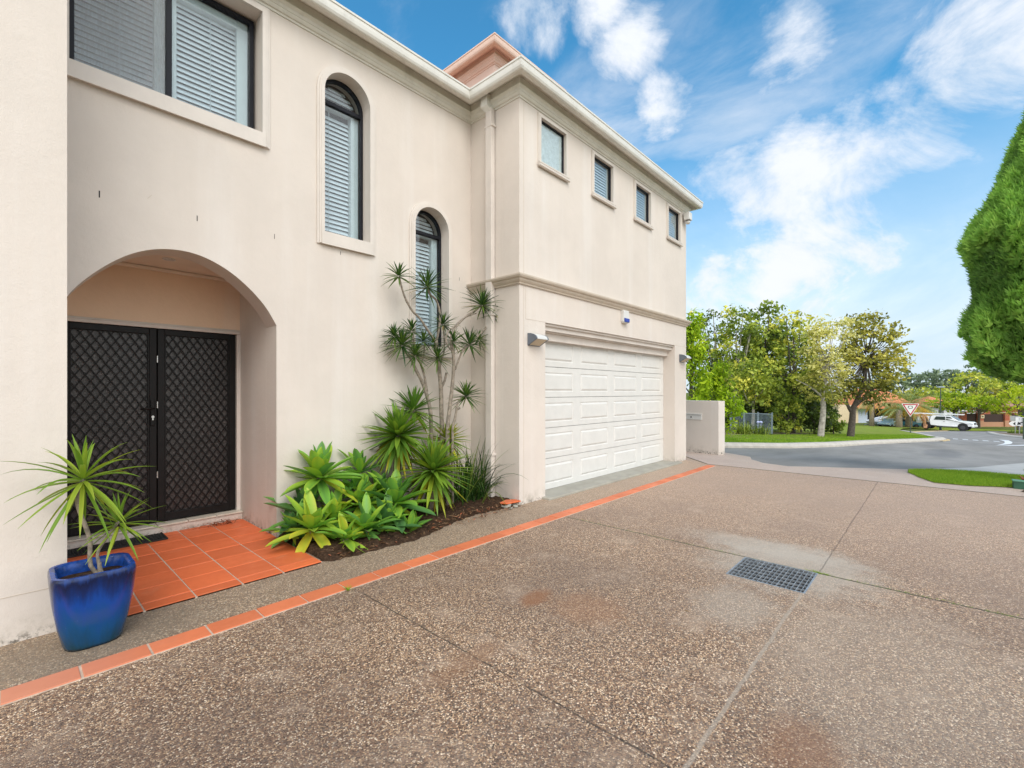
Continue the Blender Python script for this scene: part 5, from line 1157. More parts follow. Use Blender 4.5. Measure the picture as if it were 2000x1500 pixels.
# pool fence
f0 = gnd(1427, 23.4); f1 = gnd(1508, 23.0); fn = thing('pool_fence', f0, 'blue grey metal pool fence with vertical bars behind the strap leaf plants', 'fence')
dv = (f1 - f0); FH = 1.12
nP = 3
for k in range(nP + 1):
    p = f0.lerp(f1, k / nP); obj('post', MB().box(p.x - .03, p.x + .03, p.y - .03, p.y + .03, p.z - .1, p.z + FH + .08), simple('fence_paint', (.20, .26, .30), .45), fn) if k == 0 else obj('post', MB().box(p.x - .03, p.x + .03, p.y - .03, p.y + .03, p.z - .1, p.z + FH + .08), bpy.data.materials['fence_paint'], fn)
m = MB()
for zz in (.18, FH): m.bar(f0 + Vector((0, 0, zz)), f1 + Vector((0, 0, zz)), .035, .035)
obj('rail', m, bpy.data.materials['fence_paint'], fn)
m = MB()
for k in range(1, 36):
    p = f0.lerp(f1, k / 36); m.box(p.x - .008, p.x + .008, p.y - .008, p.y + .008, p.z + .10, p.z + FH - .018)
obj('bars', m, bpy.data.materials['fence_paint'], fn)
# mulch patch under the clump
sheet('mulch_bed', [(19.0, 4.6), (22, 3.75), (24.5, 3.35), (27.2, 3.15), (29.5, 3.6), (30.5, 5.8), (27, 8), (20, 9), (17, 8)], M['dirt'], .122)

# give way sign ---------------------------------------------------------
def flat_sign(c, right, outline, th=.012):
    pass
def face_axes(c):
    n = (Vector((0, 0, CH)) - c); n.z = 0; n.normalize(); r = Vector((-n.y, n.x, 0)); return n, r
def plate(c, n, r, outline, off, th):
    """outline in metres (right, up) about c, extruded along n between off and off+th"""
    m = MB(); k = len(outline); up = Vector((0, 0, 1))
    vs = [c + r * x + up * y + n * off for x, y in outline] + [c + r * x + up * y + n * (off + th) for x, y in outline]
    m.add(vs, [tuple(range(k))[::-1], tuple(range(k, 2 * k))] + [(i, (i + 1) % k, k + (i + 1) % k, k + i) for i in range(k)]); return m
M['signred'] = simple('sign_red', (.50, .03, .04), .4, .03); M['signwhite'] = simple('sign_white', (.82, .82, .82), .4, .02); M['signblack'] = simple('sign_black', (.02, .02, .025), .5)
M['polegrey'] = simple('galvanised_pole', (.30, .32, .33), .45, .1, 10, metal=.5); M['polegreen'] = simple('dark_green_pole', (.05, .075, .06), .5)
sc_ = at(1778, 797, 36.0); sb = gnd(1778, 36.0); n, r = face_axes(sc_)
sg = thing('give_way_sign', sb, 'red and white triangular roundabout give way sign on a dark pole at the kerb', 'road sign')
def tri(s, dy=0): return [(-s, .30 * s / .5 + dy), (-s * .96, .34 * s / .5 + dy), (s * .96, .34 * s / .5 + dy), (s, .30 * s / .5 + dy), (s * .05, -.62 * s / .5 + dy), (-s * .05, -.62 * s / .5 + dy)]
obj('post', MB().tube([(sb.x, sb.y, sb.z - .1), (sc_.x, sc_.y, sc_.z + .25)], .032, 8), M['polegreen'], sg)
obj('sign_face', plate(sc_, n, r, tri(.52), .04, .012), M['signwhite'], sg)
obj('red_border', plate(sc_, n, r, tri(.46), .0525, .004), M['signred'], sg)
obj('white_field', plate(sc_, n, r, tri(.345), .057, .003), M['signwhite'], sg)
m = MB()
for k in range(3):
    a0 = R(100 + k * 120); A = [a0 - R(80) * i / 8 for i in range(9)]; ro_, ri_ = .15, .11
    out = [(ro_ * math.cos(a), ro_ * math.sin(a) * .8 + .06) for a in A] + [(ri_ * math.cos(a), ri_ * math.sin(a) * .8 + .06) for a in A[::-1]]
    q = plate(sc_, n, r, out, .0605, .003); m.add(q.v, q.f); e = A[-1]; cx_, cy_ = .13 * math.cos(e), .13 * math.sin(e) * .8 + .06; tx, ty = math.sin(e), -math.cos(e)
    q = plate(sc_, n, r, [(cx_ + math.cos(e) * .05, cy_ + math.sin(e) * .05), (cx_ + tx * .07, cy_ + ty * .07), (cx_ - math.cos(e) * .05, cy_ - math.sin(e) * .05)], .0605, .003); m.add(q.v, q.f)
obj('roundabout_symbol', m, M['signblack'], sg, fixn=False)
# signs on the island, right edge
c1 = at(1982.5, 827.5, 50); b1 = Vector((c1.x, c1.y, at(1988, 848, 50).z)); n, r = face_axes(c1)
s1 = thing('chevron_sign', b1, 'black and white chevron arrow sign pointing left on a traffic island', 'road sign')
for dx in (.32,): p = c1 + r * dx; obj('post', MB().tube([(p.x, p.y, b1.z - .2), (p.x, p.y, c1.z + .2)], .04, 8), M['polegrey'], s1)
obj('board', plate(c1, n, r, [(-.46, 0), (-.36, .16), (-.2, .27), (.42, .27), (.42, -.27), (-.2, -.27), (-.36, -.16)], .05, .015), M['signwhite'], s1)
obj('chevron', plate(c1, n, r, [(-.16, 0), (.10, .27), (.36, .27), (.12, 0), (.36, -.27), (.10, -.27)], .0655, .004), M['signblack'], s1)
obj('corner_mark', plate(c1, n, r, [(-.42, .10), (-.36, .18), (-.24, .27), (-.42, .27)], .05, .012), M['signblack'], s1)
c2 = at(1983, 817.5, 51.5); b2 = Vector((c2.x, c2.y, at(1986, 846, 51.5).z)); n, r = face_axes(c2)
s2 = thing('grey_sign_back', b2, 'plain grey back of a square sign standing behind the chevron sign', 'road sign')
obj('board', plate(c2, n, r, [(-.38, -.27), (.38, -.27), (.38, .30), (-.38, .30)], .0, .02), simple('sign_back', (.38, .40, .39), .5), s2)
obj('post', MB().tube([(c2.x, c2.y, b2.z - .2), (c2.x, c2.y, c2.z + .28)], .035, 8), M['polegrey'], s2)
c3 = at(2003, 824, 34); b3 = Vector((c3.x, c3.y, at(1999, 863, 34).z)); n, r = face_axes(c3)
s3 = thing('arrow_sign', b3, 'white direction sign with black arrow pointing down left, cut by the right edge', 'road sign')
obj('board', plate(c3, n, r, [(-.50, -.30), (.5, -.30), (.5, .33), (-.50, .33)], .045, .015), M['signwhite'], s3)
obj('arrow', plate(c3, n, r, [(-.42, -.24), (-.20, -.20), (-.26, -.13), (-.02, .0), (-.05, .06), (-.30, -.07), (-.36, .0)], .0605, .004), M['signblack'], s3)
m = MB()
for yy in (.24, .14):
    for k in range(3): q = plate(c3, n, r, [(-.34 + k * .13, yy - .02), (-.25 + k * .13, yy - .02), (-.25 + k * .13, yy + .02), (-.34 + k * .13, yy + .02)], .0605, .003); m.add(q.v, q.f)
obj('lettering', m, simple('sign_lettering', (.35, .38, .42), .5), s3, fixn=False)
obj('post', MB().tube([(at(1999, 863, 34).x, at(1999, 863, 34).y, b3.z - .2), (at(1999, 820, 34).x, at(1999, 820, 34).y, c3.z + .3)], .04, 8), M['polegreen'], s3)
# street lamp
sb = gnd(1837, 63); lt_ = at(1837, 757, 63)
lp = thing('street_lamp', sb, 'dark slim street lamp post in front of the white utility truck', 'street lamp')
obj('pole', MB().tube([(sb.x, sb.y, sb.z - .2), (sb.x, sb.y, sb.z + 1.6)], .13, 10).tube([(sb.x, sb.y, sb.z + 1.55), (sb.x, sb.y, lt_.z)], [.07, .05], 10), M['polegreen'], lp)
obj('lamp_head', MB().obox((lt_.x, lt_.y, lt_.z + .08), (.9, .35, .16), Matrix.Rotation(AZ + R(90), 3, 'Z')), simple('lamp_head_grey', (.35, .42, .45), .4), lp, bevel=.04)

# vehicles ---------------------------------------------------------------
def wheel(t, x, y, r_, w):
    ty = obj('wheel', MB().add(*_disc(x, y, r_, w)), M['tyre'], t, bevel=.02)
    obj('rim', MB().add(*_disc(x, y + (w * .5 + .004) * (1 if y > 0 else -1), r_ * .6, .02, r_)), M['rim'], ty)
def _disc(x, y, r_, w, zc=None, n=24):
    zc = r_ if zc is None else zc; m = MB(); m.tube([(x, y - w / 2, zc), (x, y + w / 2, zc)], r_, n); return m.v, m.f
def ute():
    t = thing('utility_truck', (0, 0, 0), 'white dual cab utility truck with roof rack load parked across the street', 'ute')
    side = [(-1.55, .55), (-.4, .45), (1.55, .45), (2.35, .55), (2.55, .62), (2.62, .80), (2.58, 1.02), (2.40, 1.12), (1.30, 1.22), (1.18, 1.26), (.45, 1.78), (-.15, 1.85), (-1.25, 1.84), (-1.50, 1.72), (-1.60, 1.2)]
    m = MB(); m.prism(side, -.93, .93, 'y')
    for i, v in enumerate(m.v):      # tumblehome
        x, y, z = v
        if z > 1.3: m.v[i] = (x, y * (1 - .17 * (z - 1.2) / .6), z)
        if x > 2.3: m.v[i] = (x, y * .90, z)
    obj('body', m, M['carwhite'], t, bevel=.07, bevseg=3)
    g = MB(); g.prism([(.98, 1.28), (.42, 1.70), (.03, 1.74), (.03, 1.28)], -.868, .868, 'y'); obj('window', g, M['glassdark'], t, bevel=.02)
    g = MB(); g.prism([(-.05, 1.28), (-.05, 1.74), (-.95, 1.74), (-1.2, 1.28)], -.868, .868, 'y'); obj('window', g, M['glassdark'], t, bevel=.02)
    g = MB().add([(1.235, -.74, 1.27), (1.235, .74, 1.27), (.53, .66, 1.765), (.53, -.66, 1.765), (1.20, -.74, 1.25), (1.20, .74, 1.25), (.5, .66, 1.74), (.5, -.66, 1.74)], [(0, 1, 2, 3), (4, 5, 6, 7), (0, 1, 5, 4), (1, 2, 6, 5), (2, 3, 7, 6), (3, 0, 4, 7)]); obj('windscreen', g, M['glassdark'], t)
    obj('grille', MB().box(2.56, 2.635, -.52, .52, .76, 1.00), M['signblack'], t, bevel=.03)
    obj('bumper', MB().box(2.42, 2.70, -.88, .88, .46, .70), M['carwhite'], t, bevel=.06)
    obj('lower_grille', MB().box(2.55, 2.712, -.6, .6, .40, .52), M['signblack'], t, bevel=.02)
    for s in (-1, 1): obj('headlight', MB().prism([(2.20, .90), (2.58, .86), (2.60, .96), (2.25, 1.04)], s * .84 - .05, s * .84 + .03, 'y'), M['headlamp'], t, bevel=.02)
    for s in (-1, 1): obj('fog_lamp', MB().box(2.55, 2.715, s * .72 - .07, s * .72 + .07, .56, .66), M['signblack'], t)
    for x in (1.65, -1.95):
        for s in (-1, 1):
            a = MB(); a.add(*_disc(x, s * .87, .50, .16, .47)); obj('wheel_arch', a, M['signblack'], t); wheel(t, x, s * .84, .41, .27)
    obj('sill_step', MB().box(-1.3, 1.0, -.98, .98, .38, .45), M['signblack'], t, bevel=.02)
    obj('tray', MB().box(-2.95, -1.66, -.93, .93, .78, .92).box(-2.95, -2.9, -.93, .93, .925, 1.2).box(-2.89, -1.66, -.93, -.90, .925, 1.2).box(-2.89, -1.66, .90, .93, .925, 1.2), M['galv'], t, bevel=.01)
    obj('canopy_box', MB().box(-2.85, -1.70, -.88, .88, .93, 1.70), M['carwhite'], t, bevel=.04)
    rk = MB()
    for x in (-2.8, -1.0, .2): rk.box(x, x + .05, -.75, .75, 1.92, 1.96).box(x, x + .05, -.75, -.70, 1.70, 1.918).box(x, x + .05, .70, .75, 1.70, 1.918)
    obj('roof_rack', rk, M['polegrey'], t)
    obj('roof_load', MB().box(-3.3, 1.6, -.55, .15, 1.965, 2.10).box(-3.6, 1.2, .2, .5, 1.965, 2.06), M['carwhite'], t, bevel=.02)
    for s in (-1, 1): obj('mirror', MB().obox((.85, s * 1.02, 1.28), (.12, .2, .2)), M['carwhite'], t, bevel=.03)
    for s in (-1, 1): obj('door_handle', MB().obox((-.15, s * .94, 1.08), (.2, .03, .035)), M['signblack'], t)
    obj('number_plate', MB().box(2.712, 2.72, -.2, .2, .60, .70), M['signwhite'], t)
    return t
u = ute(); ub = at(1851, 839, 61); u.location = (ub.x, ub.y, ub.z)
hd = rt * math.cos(R(56)) - fw * math.sin(R(56)); u.rotation_euler = (0, 0, math.atan2(hd.y, hd.x)); u.scale = (1.0, 1.0, 1.0)
def car(mat, lab):
    t = thing('parked_car', (0, 0, 0), lab, 'car', 'small cars beside the palm trunks')
    side = [(-2.0, .40), (-1.2, .30), (1.3, .30), (2.0, .40), (2.1, .62), (1.95, .82), (1.05, .95), (.35, 1.42), (-.9, 1.45), (-1.7, 1.0), (-2.08, .9)]
    m = MB(); m.prism(side, -.85, .85, 'y'); m.v = [(x, y * (1 - .2 * max(0, z - .95) / .5), z) for x, y, z in m.v]; obj('body', m, mat, t, bevel=.06, bevseg=3)
    obj('window', MB().prism([(.92, .98), (.32, 1.36), (-.85, 1.38), (-1.45, 1.0)], -.815, .815, 'y'), M['glassdark'], t, bevel=.02)
    obj('windscreen', MB().add([(1.06, -.7, .96), (1.06, .7, .96), (.40, .62, 1.41), (.40, -.62, 1.41), (1.0, -.7, .93), (1.0, .7, .93), (.36, .62, 1.38), (.36, -.62, 1.38)], [(0, 1, 2, 3), (4, 5, 6, 7), (0, 1, 5, 4), (1, 2, 6, 5), (2, 3, 7, 6), (3, 0, 4, 7)]), simple('sky_glass', (.30, .42, .48), .1, .1, 1, .8) if 'sky_glass' not in bpy.data.materials else bpy.data.materials['sky_glass'], t)
    for x in (1.3, -1.3):
        for s in (-1, 1): wheel(t, x, s * .78, .31, .2)
    for s in (-1, 1): obj('headlight', MB().obox((2.0, s * .6, .68), (.16, .3, .14)), M['headlamp'], t, bevel=.03); obj('tail_light', MB().obox((-2.05, s * .65, .8), (.08, .25, .16)), M['redlight'], t)
    obj('bumper', MB().box(1.95, 2.16, -.8, .8, .36, .52), M['signblack'], t, bevel=.03)
    return t
k1 = car(M['carblue'], 'pale blue car parked nose left in front of the white boat'); p = at(1737, 834.5, 75); k1.location = p; h_ = -rt * .86 - fw * .5; k1.rotation_euler = (0, 0, math.atan2(h_.y, h_.x))
k2 = car(M['carteal'], 'teal car parked between two palm trunks in front of the dark carport'); p = at(1768, 834.5, 76); k2.location = p; h_ = rt * .8 - fw * .55; k2.rotation_euler = (0, 0, math.atan2(h_.y, h_.x))
# boats on trailers
def boat(px, py, d, l, lab, tilt, sz=1.0):
    t = thing('boat', (0, 0, 0), lab, 'boat', 'white boats stored beside the house'); m = MB(); vs = []
    st = [(-.5, .38, .0, .55), (-.2, .46, 0, .56), (.15, .44, .02, .60), (.38, .28, .12, .68), (.5, .02, .40, .78)]
    for x, hw, zb, zt in st: vs += [(x * l, -hw * 2 * sz, zt * sz), (x * l, -hw * 1.3 * sz, (zb + .15) * sz), (x * l, 0, zb * sz), (x * l, hw * 1.3 * sz, (zb + .15) * sz), (x * l, hw * 2 * sz, zt * sz)]
    fs = [(i * 5 + j, (i + 1) * 5 + j, (i + 1) * 5 + j + 1, i * 5 + j + 1) for i in range(4) for j in range(4)] + [(0, 1, 2, 3, 4)] + [(i * 5, i * 5 + 4, (i + 1) * 5 + 4, (i + 1) * 5) for i in range(4)]
    m.add(vs, fs); obj('hull', m, M['carwhite'] if sz > 1 else simple('boat_grey', (.45, .50, .56), .35), t)
    obj('gunwale', MB().tube([(x * l, -hw * 2 * sz, zt * sz + .03) for x, hw, zb, zt in st], .05, 6).tube([(x * l, hw * 2 * sz, zt * sz + .03) for x, hw, zb, zt in st], .05, 6), M['carwhite'], t)
    fr = MB().bar((-l * .55, -.5, -.12), (l * .6, 0, -.12), .08, .08).bar((-l * .55, .5, -.12), (l * .6, 0, -.12), .08, .08).bar((-l * .2, -.8, -.12), (-l * .2, .8, -.12), .08, .08); obj('trailer_frame', fr, M['galv'], t)
    for s in (-1, 1): w_ = MB(); w_.add(*_disc(-l * .2, s * .85, .28, .16, -.15)); obj('wheel', w_, M['tyre'], t)
    t.location = at(px, py, d); a = -rt * .9 - fw * .35; t.rotation_euler = (0, R(-tilt), math.atan2(a.y, a.x)); return t
boat(1722, 829, 79, 4.6, 'grey white boat hull on a trailer beside the blue house wall', -4, .95)
boat(1712, 822, 81, 5.6, 'long white boat with raised bow stored above the grey hull', -9, .6)
# ---------------------------------------------------------------- houses across the street
M['bluewall'] = simple('pale_blue_wall', (.52, .60, .72), .7); M['creamwall'] = simple('cream_wall', (.66, .54, .36), .8); M['orangeroof'] = simple('orange_tile_roof', (.60, .22, .10), .8, .18, 2, bmp=.4, bsc=6)
M['whitewall'] = simple('white_wall', (.66, .68, .72), .7, .05)
def frame_at(px, d):
    b = gnd(px, d); b.z = -4.2; return b
hb = frame_at(1740, 86); hs_ = thing('far_house', hb, 'pale blue and cream house with orange tiled roof and open carport across the street', 'house')
def LB(m, x0, x1, y0, y1, z0, z1):      # box in the far house's own frame: x right, y away from the camera
    v0 = len(m.v); m.box(x0, x1, y0, y1, z0, z1)
    for i in range(v0, len(m.v)):
        p = m.v[i]; q = hb + rt * p[0] + fw * p[1] + Vector((0, 0, p[2])); m.v[i] = tuple(q)
    return m
def LV(p): q = hb + rt * p[0] + fw * p[1] + Vector((0, 0, p[2])); return tuple(q)
obj('wall', LB(MB(), -10.5, -6.8, -1, 6, -.5, 3.2), M['creamwall'], hs_); obj('wall', LB(MB(), -6.7, -4.8, -.6, 6, -.5, 2.85), M['bluewall'], hs_)
obj('carport_back', LB(MB(), -4.7, 6.8, 3, 3.3, -.5, 2.9), M['dark'], hs_)
obj('fascia', LB(MB(), -6.9, 3.0, -1.2, -1.0, 2.55, 2.85), M['whitewall'], hs_)
obj('garage_opening', LB(LB(MB(), -4.7, -1.6, 0, .1, 2.0, 2.5), -4.7, -1.4, .4, .5, -.3, 1.95), M['glassdark'], hs_)
obj('roof', MB().add([LV(p) for p in [(-7.5, -1.8, 2.85), (4.2, -1.8, 2.85), (4.2, 9, 2.85), (-7.5, 9, 2.85), (-3.5, 3.6, 6.3), (1.2, 3.6, 6.3), (-7.5, -1.8, 2.6), (4.2, -1.8, 2.6)]], [(0, 1, 5, 4), (1, 2, 5), (2, 3, 4, 5), (3, 0, 4), (0, 6, 7, 1)]), M['orangeroof'], hs_)
obj('porch_wall', LB(LB(LB(MB(), 6.8, 7.9, -1, .5, -.5, 2.9), 8.9, 11.0, -1, .5, -.5, 2.9), 7.9, 8.9, -1, .5, 2.3, 2.9), M['whitewall'], hs_)
obj('archway', LB(MB(), 7.95, 8.85, .2, .6, -.5, 2.28), M['dark'], hs_)
obj('porch_roof', MB().add([LV(p) for p in [(5.5, -1.8, 2.95), (12.2, -1.8, 2.95), (12.2, 6, 2.95), (5.5, 6, 2.95), (8.8, 2, 4.9)]], [(0, 1, 4), (1, 2, 4), (2, 3, 4), (3, 0, 4)]), M['orangeroof'], hs_)
for x in (3.9, 6.5, 11.3): obj('column', LB(MB(), x, x + .35, -1.3, -.95, -.5, 2.85), M['whitewall'], hs_)
for z in (1.6, 2.1, 2.6): obj('shade_slat', LB(MB(), 11.7, 15.5, -.6, -.5, z, z + .22), M['whitewall'], hs_)
# red brick building with pillars
hb2 = frame_at(1925, 76); hb = hb2
br = thing('brick_fence', hb2, 'red brick front fence with square pillars and dark infill across the street', 'fence')
for x in (-4.0, -1.2, 3.0, 4.8, 7.4): obj('pillar', LB(MB(), x, x + .72, -.2, .5, -.5, 2.2), M['brick'], br, bevel=.02); obj('pillar_cap', LB(MB(), x - .06, x + .78, -.26, .56, 2.203, 2.30), M['creamwall'], br)
obj('low_wall', LB(LB(MB(), -.47, 2.99, 0, .3, -.5, .72), 3.73, 7.39, 0, .3, -.5, .9), M['brick'], br)
obj('infill', LB(LB(MB(), -.47, 2.99, .1, .16, .73, 2.0), -3.27, -1.21, .3, .36, -.3, 2.1), simple('dark_infill', (.05, .03, .025), .8), br)
obj('plaque', LB(MB(), -1.0, -.45, -.26, -.203, 1.35, 1.9), M['creamwall'], br); obj('plaque_mark', LB(MB(), -.84, -.62, -.28, -.262, 1.55, 1.72), M['signblack'], br)
hb3 = frame_at(1915, 92); hb = hb3
h3 = thing('brick_house', hb3, 'shaded brick house mostly hidden by lime green trees behind the brick fence', 'house')
obj('wall', LB(MB(), -8, 14, 0, 8, -.5, 2.8), M['brick'], h3)
obj('roof', MB().add([LV(p) for p in [(-9, -1, 2.8), (15, -1, 2.8), (15, 9, 2.8), (-9, 9, 2.8), (-4, 4, 3.7), (10, 4, 3.7)]], [(0, 1, 5, 4), (1, 2, 5), (2, 3, 4, 5), (3, 0, 4)]), M['rooftile'], h3)
for x in (-5, 2, 8): w_ = obj('window', LB(MB(), x, x + 2, -.06, -.005, .9, 2.4), M['glassdark'], h3)
# palms --------------------------------------------------------------------
def palm(px, d, trunk_top, r0, lab, fr, grp='palms on the far verge', base_py=None, crown=True):
    b = gnd(px, d); 
    if base_py: b.z = at(px, base_py, d).z
    tp = at(px, trunk_top, d); t = thing('palm_tree', b, lab, 'palm', grp)
    obj('trunk', MB().tube([b - Vector((0, 0, .4)), b.lerp(tp, .5), tp], [r0 * 1.15, r0, r0 * 1.1], 12), M['palmbark'], t, smooth=True)
    if not crown: return t
    for nm, mt, n, l, e0, e1, dr in fr:
        L = Leaves()
        for k in range(n):
            az = k * 2.4 + rng.uniform(-.3, .3); el = R(rng.uniform(e0, e1)); d_ = Vector((math.cos(az) * math.cos(el), math.sin(az) * math.cos(el), math.sin(el))); p = Vector(tp); step = l / 14
            tn = rng.uniform(.3, .8)
            for i in range(14):
                d_ = (d_ + Vector((0, 0, -dr * .09 * (1 + i * .12)))).normalized(); q = p + d_ * step; sdv = d_.cross(Vector((0, 0, 1)))
                if sdv.length < .1: sdv = Vector((1, 0, 0))
                sdv.normalize()
                for s in (-1, 1):
                    for jj in (0, .5):
                        L.blade(p.lerp(q, jj), (d_ * .75 + sdv * s * .8 + Vector((0, 0, rng.uniform(-.25, .2)))), l * .24 * math.sin(math.pi * min(.95, .18 + i / 15)), .055, .6, 2, tn + rng.uniform(-.12, .12), 'strap', .2)
                L.blade(p, d_, step * 1.05, .05, 0, 1, tn, 'strap', .2); p = q
        L.build(nm, LM[mt], t)
M['palmbark'] = simple('palm_bark', (.27, .22, .17), .95, .35, 6, bmp=.6, bsc=12)
palm(1775, 73, 797, .42, 'feathery palm with green upper fronds and dry orange lower fronds behind the give way sign', [('green_fronds', 'palm', 40, 5.2, 12, 80, .8), ('dry_fronds', 'golden', 34, 5.0, -15, 22, .6)], base_py=835)
palm(1756, 71, 800, .40, 'stout bare palm trunk standing between the boats and the carport', [('green_fronds', 'palm', 12, 3.2, 10, 60, 1.2)], base_py=834)
palm(1702.5, 74, 785, .33, 'tall smooth grey palm trunk in front of the blue house wall', [('green_fronds', 'palm', 16, 3.4, 0, 60, 1.2), ('dry_fronds', 'golden', 6, 2.4, -50, -10, .8)], base_py=832)
# dry fronds leaning by the truck
fb = gnd(1806, 62); fb.z = at(1806, 837, 62).z; t = thing('dry_palm_frond', fb, 'brown dry palm fronds arching beside the rear of the white truck', 'palm frond')
L = Leaves()
for a in ([(1808, 836), (1811, 825), (1810, 815), (1805, 810), (1797, 808), (1790, 809)], [(1806, 836), (1804, 824), (1799, 815), (1793, 811), (1786, 811)], [(1807, 836), (1806, 820), (1803, 812), (1800, 811)]):
    pts = [at(x, y, 62 + rng.uniform(-.3, .3)) for x, y in a]; obj('stalk', MB().tube(crm(pts, 3), np.linspace(.13, .03, 3 * (len(pts) - 1) + 1).tolist(), 6), simple('dry_stalk', (.42, .22, .12), .8) if 'dry_stalk' not in bpy.data.materials else bpy.data.materials['dry_stalk'], t)
    for p in crm(pts, 5)[4:]:
        for s in (-1, 1): L.blade(p, (rng.uniform(-1, 1), rng.uniform(-1, 1), rng.uniform(-1, .1)), .5, .05, .7, 3, rng.uniform(0, .4), 'strap', .2)
L.build('leaflets', LM['golden'], t)
# far trees
FG = 'trees behind the far houses'
def FT(px, d, top, hw, kind, lab, **kw):
    b = gnd(px, d); b.z = -4.2; h = (HY - top) / FPX * d + CH - b.z; kw.setdefault('leaf', .38); kw.setdefault('dens', 16)
    return tree('broadleaf_tree', 'tree', lab, b, h, hw / FPX * d, kind, group=FG, trunk_r=kw.pop('trunk_r', .2), **kw)
FT(1862, 73, 762, 44, 'lime', 'lime green spreading tree over the white truck, left of the pair', n_cl=70, bottom=.38, leaf=.26, dens=15, tint=.55, clsize=.24, flat=.5, var=.22)
FT(1912, 74, 766, 40, 'lime', 'lime green spreading tree over the brick fence, right of the pair', n_cl=60, bottom=.36, leaf=.26, dens=15, tint=.50, clsize=.24, flat=.5, var=.22)
FT(1990, 68, 744, 42, 'lime', 'yellow lime tree at the right edge below the tall cypress', n_cl=64, bottom=.22, leaf=.24, dens=15, tint=.75, clsize=.24, flat=.6, var=.15)
FT(1945, 84, 752, 26, 'olive', 'brownish olive tree between the lime trees and the right edge', n_cl=30, bottom=.1, tint=.3)
FT(1900, 112, 722, 46, 'green', 'broad mid green tree rising behind the lime trees', n_cl=60, bottom=.2, leaf=.5, tint=.72, clsize=.22, flat=.6)
FT(1945, 118, 736, 44, 'green', 'second mid green tree behind, nearer the right edge', n_cl=50, bottom=.2, leaf=.5, tint=.55, clsize=.24, flat=.6)
FT(1815, 104, 748, 42, 'green', 'pale olive green tree rising behind the palm', n_cl=40, bottom=.2, leaf=.42, tint=.70)
FT(1770, 108, 758, 34, 'olive', 'yellow olive tree behind the orange roof', n_cl=36, bottom=.2, leaf=.42, tint=.6)
FT(1655, 100, 770, 44, 'darkgreen', 'dark tree seen behind the two street trees', n_cl=36, bottom=.05, leaf=.42, tint=.5)
FT(1600, 95, 765, 60, 'darkgreen', 'dark green tree far behind the street tree clump', n_cl=36, bottom=.02, leaf=.42, tint=.35)
FT(1425, 80, 745, 70, 'darkgreen', 'dark tree far behind the pool fence', n_cl=36, bottom=.02, leaf=.42, tint=.4)
for k, (px, top, hw) in enumerate(((1756, 722, 26), (1790, 724, 26), (1820, 718, 26), (1850, 722, 26), (1866, 711, 20), (1898, 716, 24), (1925, 724, 26), (1960, 722, 30), (1720, 732, 30), (1995, 728, 26), (1680, 740, 30))):
    FT(px, 175 + 5 * (k % 3), top - 7, hw + 4, 'euc', 'one of the hazy grey green gum trees on the skyline', n_cl=34, bottom=.25, leaf=.85, dens=17, tint=.42, clsize=.28, flat=.5, bark='palebark', shape='vase', var=.15)
# island shrub, tall grass
b = at(1988, 847, 52); t = thing('island_shrub', b, 'low grassy green shrub on the traffic island around the sign posts', 'shrub'); L = Leaves()
for k in range(420):
    a = rng.uniform(0, 6.28); e = rng.uniform(30, 85); L.blade(b + rt * rng.uniform(-.75, .75) + fw * rng.uniform(-.4, .4), (math.cos(a) * math.cos(R(e)), math.sin(a) * math.cos(R(e)), math.sin(R(e))), rng.uniform(.25, .5), .05, .8, 3, rng.uniform(.1, .6), 'strap', .2)
L.build('leaves', LM['green'], t)
# red leaved plant and green service box on the near verge
gb = at(1991, 950, 7.15); gb.z = .012; t = thing('service_box', gb, 'small dark green service box in the grass at the right edge', 'service box')
obj('box', MB().box(gb.x - .07, gb.x + .07, gb.y - .08, gb.y + .07, 0, .115), simple('service_green', (.03, .10, .06), .6, .2), t, bevel=.008); obj('lid', MB().box(gb.x - .078, gb.x + .078, gb.y - .088, gb.y + .078, .116, .134), simple('service_lid', (.10, .26, .17), .5, .15), t, bevel=.005)
rb = at(2003, 952, 7.2); rb.z = 0; t = thing('red_bromeliad', rb, 'dark red leaved plant at the foot of the cypress by the right edge', 'plant'); L = Leaves(); rosette(L, (rb.x, rb.y, .08), 26, .17, .035, .9, 80, -5, .5, 'strap', 5, .25, .2, 0); L.build('leaves', leaf_mat('red_leaf', [(0, (.08, .01, .012)), (.6, (.20, .03, .03)), (1, (.32, .08, .05))], .2), t)
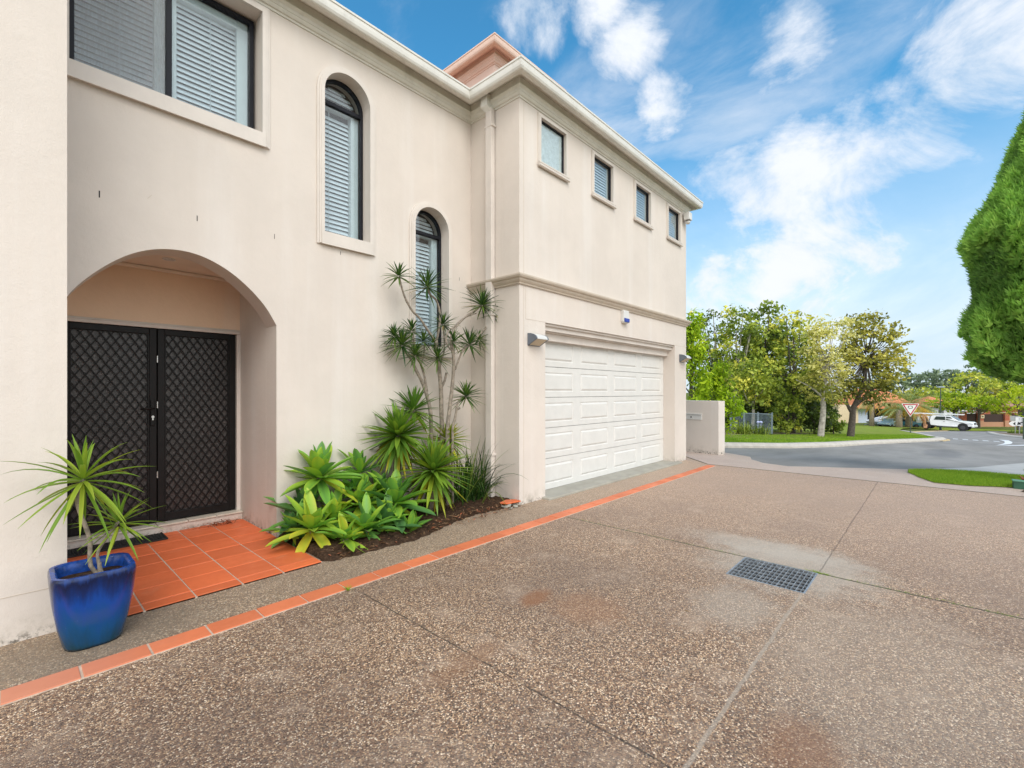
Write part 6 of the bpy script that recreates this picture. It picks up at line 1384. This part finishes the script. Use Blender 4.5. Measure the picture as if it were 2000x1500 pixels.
sheet('garden_soil', [(10.2, -.93), (10.6, -1.02), (11.6, -1.0), (12.2, -1.6), (11.6, -3), (10.2, -3)], M['soil'], .016)
# grass blades on the near verge
def grass(name, poly, n, h, w, zoff, dens_y=None, tint0=.5):
    P2 = np.array(poly); x0, y0 = P2.min(0); x1, y1 = P2.max(0)
    q = np.stack([nrg.uniform(x0, x1, n * 3), nrg.uniform(y0, y1, n * 3)], 1); ins = np.zeros(len(q), bool); j = len(P2) - 1
    for i in range(len(P2)):
        a, b = P2[i], P2[j]; c = ((a[1] > q[:, 1]) != (b[1] > q[:, 1])) & (q[:, 0] < (b[0] - a[0]) * (q[:, 1] - a[1]) / (b[1] - a[1] + 1e-12) + a[0]); ins ^= c; j = i
    q = q[ins][:n]; n = len(q); z = np.where(q[:, 0] > 11, -.05 * (q[:, 0] - 11), 0) + zoff
    b = np.stack([q[:, 0], q[:, 1], z], 1); a = nrg.uniform(0, 6.28, n); s = np.stack([np.cos(a), np.sin(a), np.zeros(n)], 1) * w; l = h * nrg.uniform(.5, 1.3, n)
    tip = b + np.stack([nrg.normal(0, .35, n) * l, nrg.normal(0, .35, n) * l, l], 1)
    V = np.stack([b - s, b + s, tip], 1).reshape(-1, 3); patch = .5 + .5 * np.sin(q[:, 0] * 1.7) * np.sin(q[:, 1] * 2.3 + 1)
    T_ = np.repeat(np.clip(tint0 + .2 * (patch - .5) + nrg.normal(0, .14, n), 0, 1), 3)
    o = np_obj(name, V, np.arange(3 * n).reshape(-1, 3), LM['grass'], None, T_); tag(o, kind='stuff')
grass('grass', [(12.0, .40), (12.6, .07), (12.96, -.6), (12.95, -1.17), (12.88, -1.9), (11.7, -1.1), (10.62, -.96), (10.50, -.69), (10.32, -.38), (10.29, .03), (10.76, .22), (11.36, .38)], 26000, .035, .0035, .012)
grass('grass', [(15.2, 4.95), (17.2, 3.82), (20.1, 3.0), (24.4, 2.32), (31, .94), (37, .05), (40, 1.2), (32, 4), (24, 6), (16, 8)], 34000, .06, .010, .11)
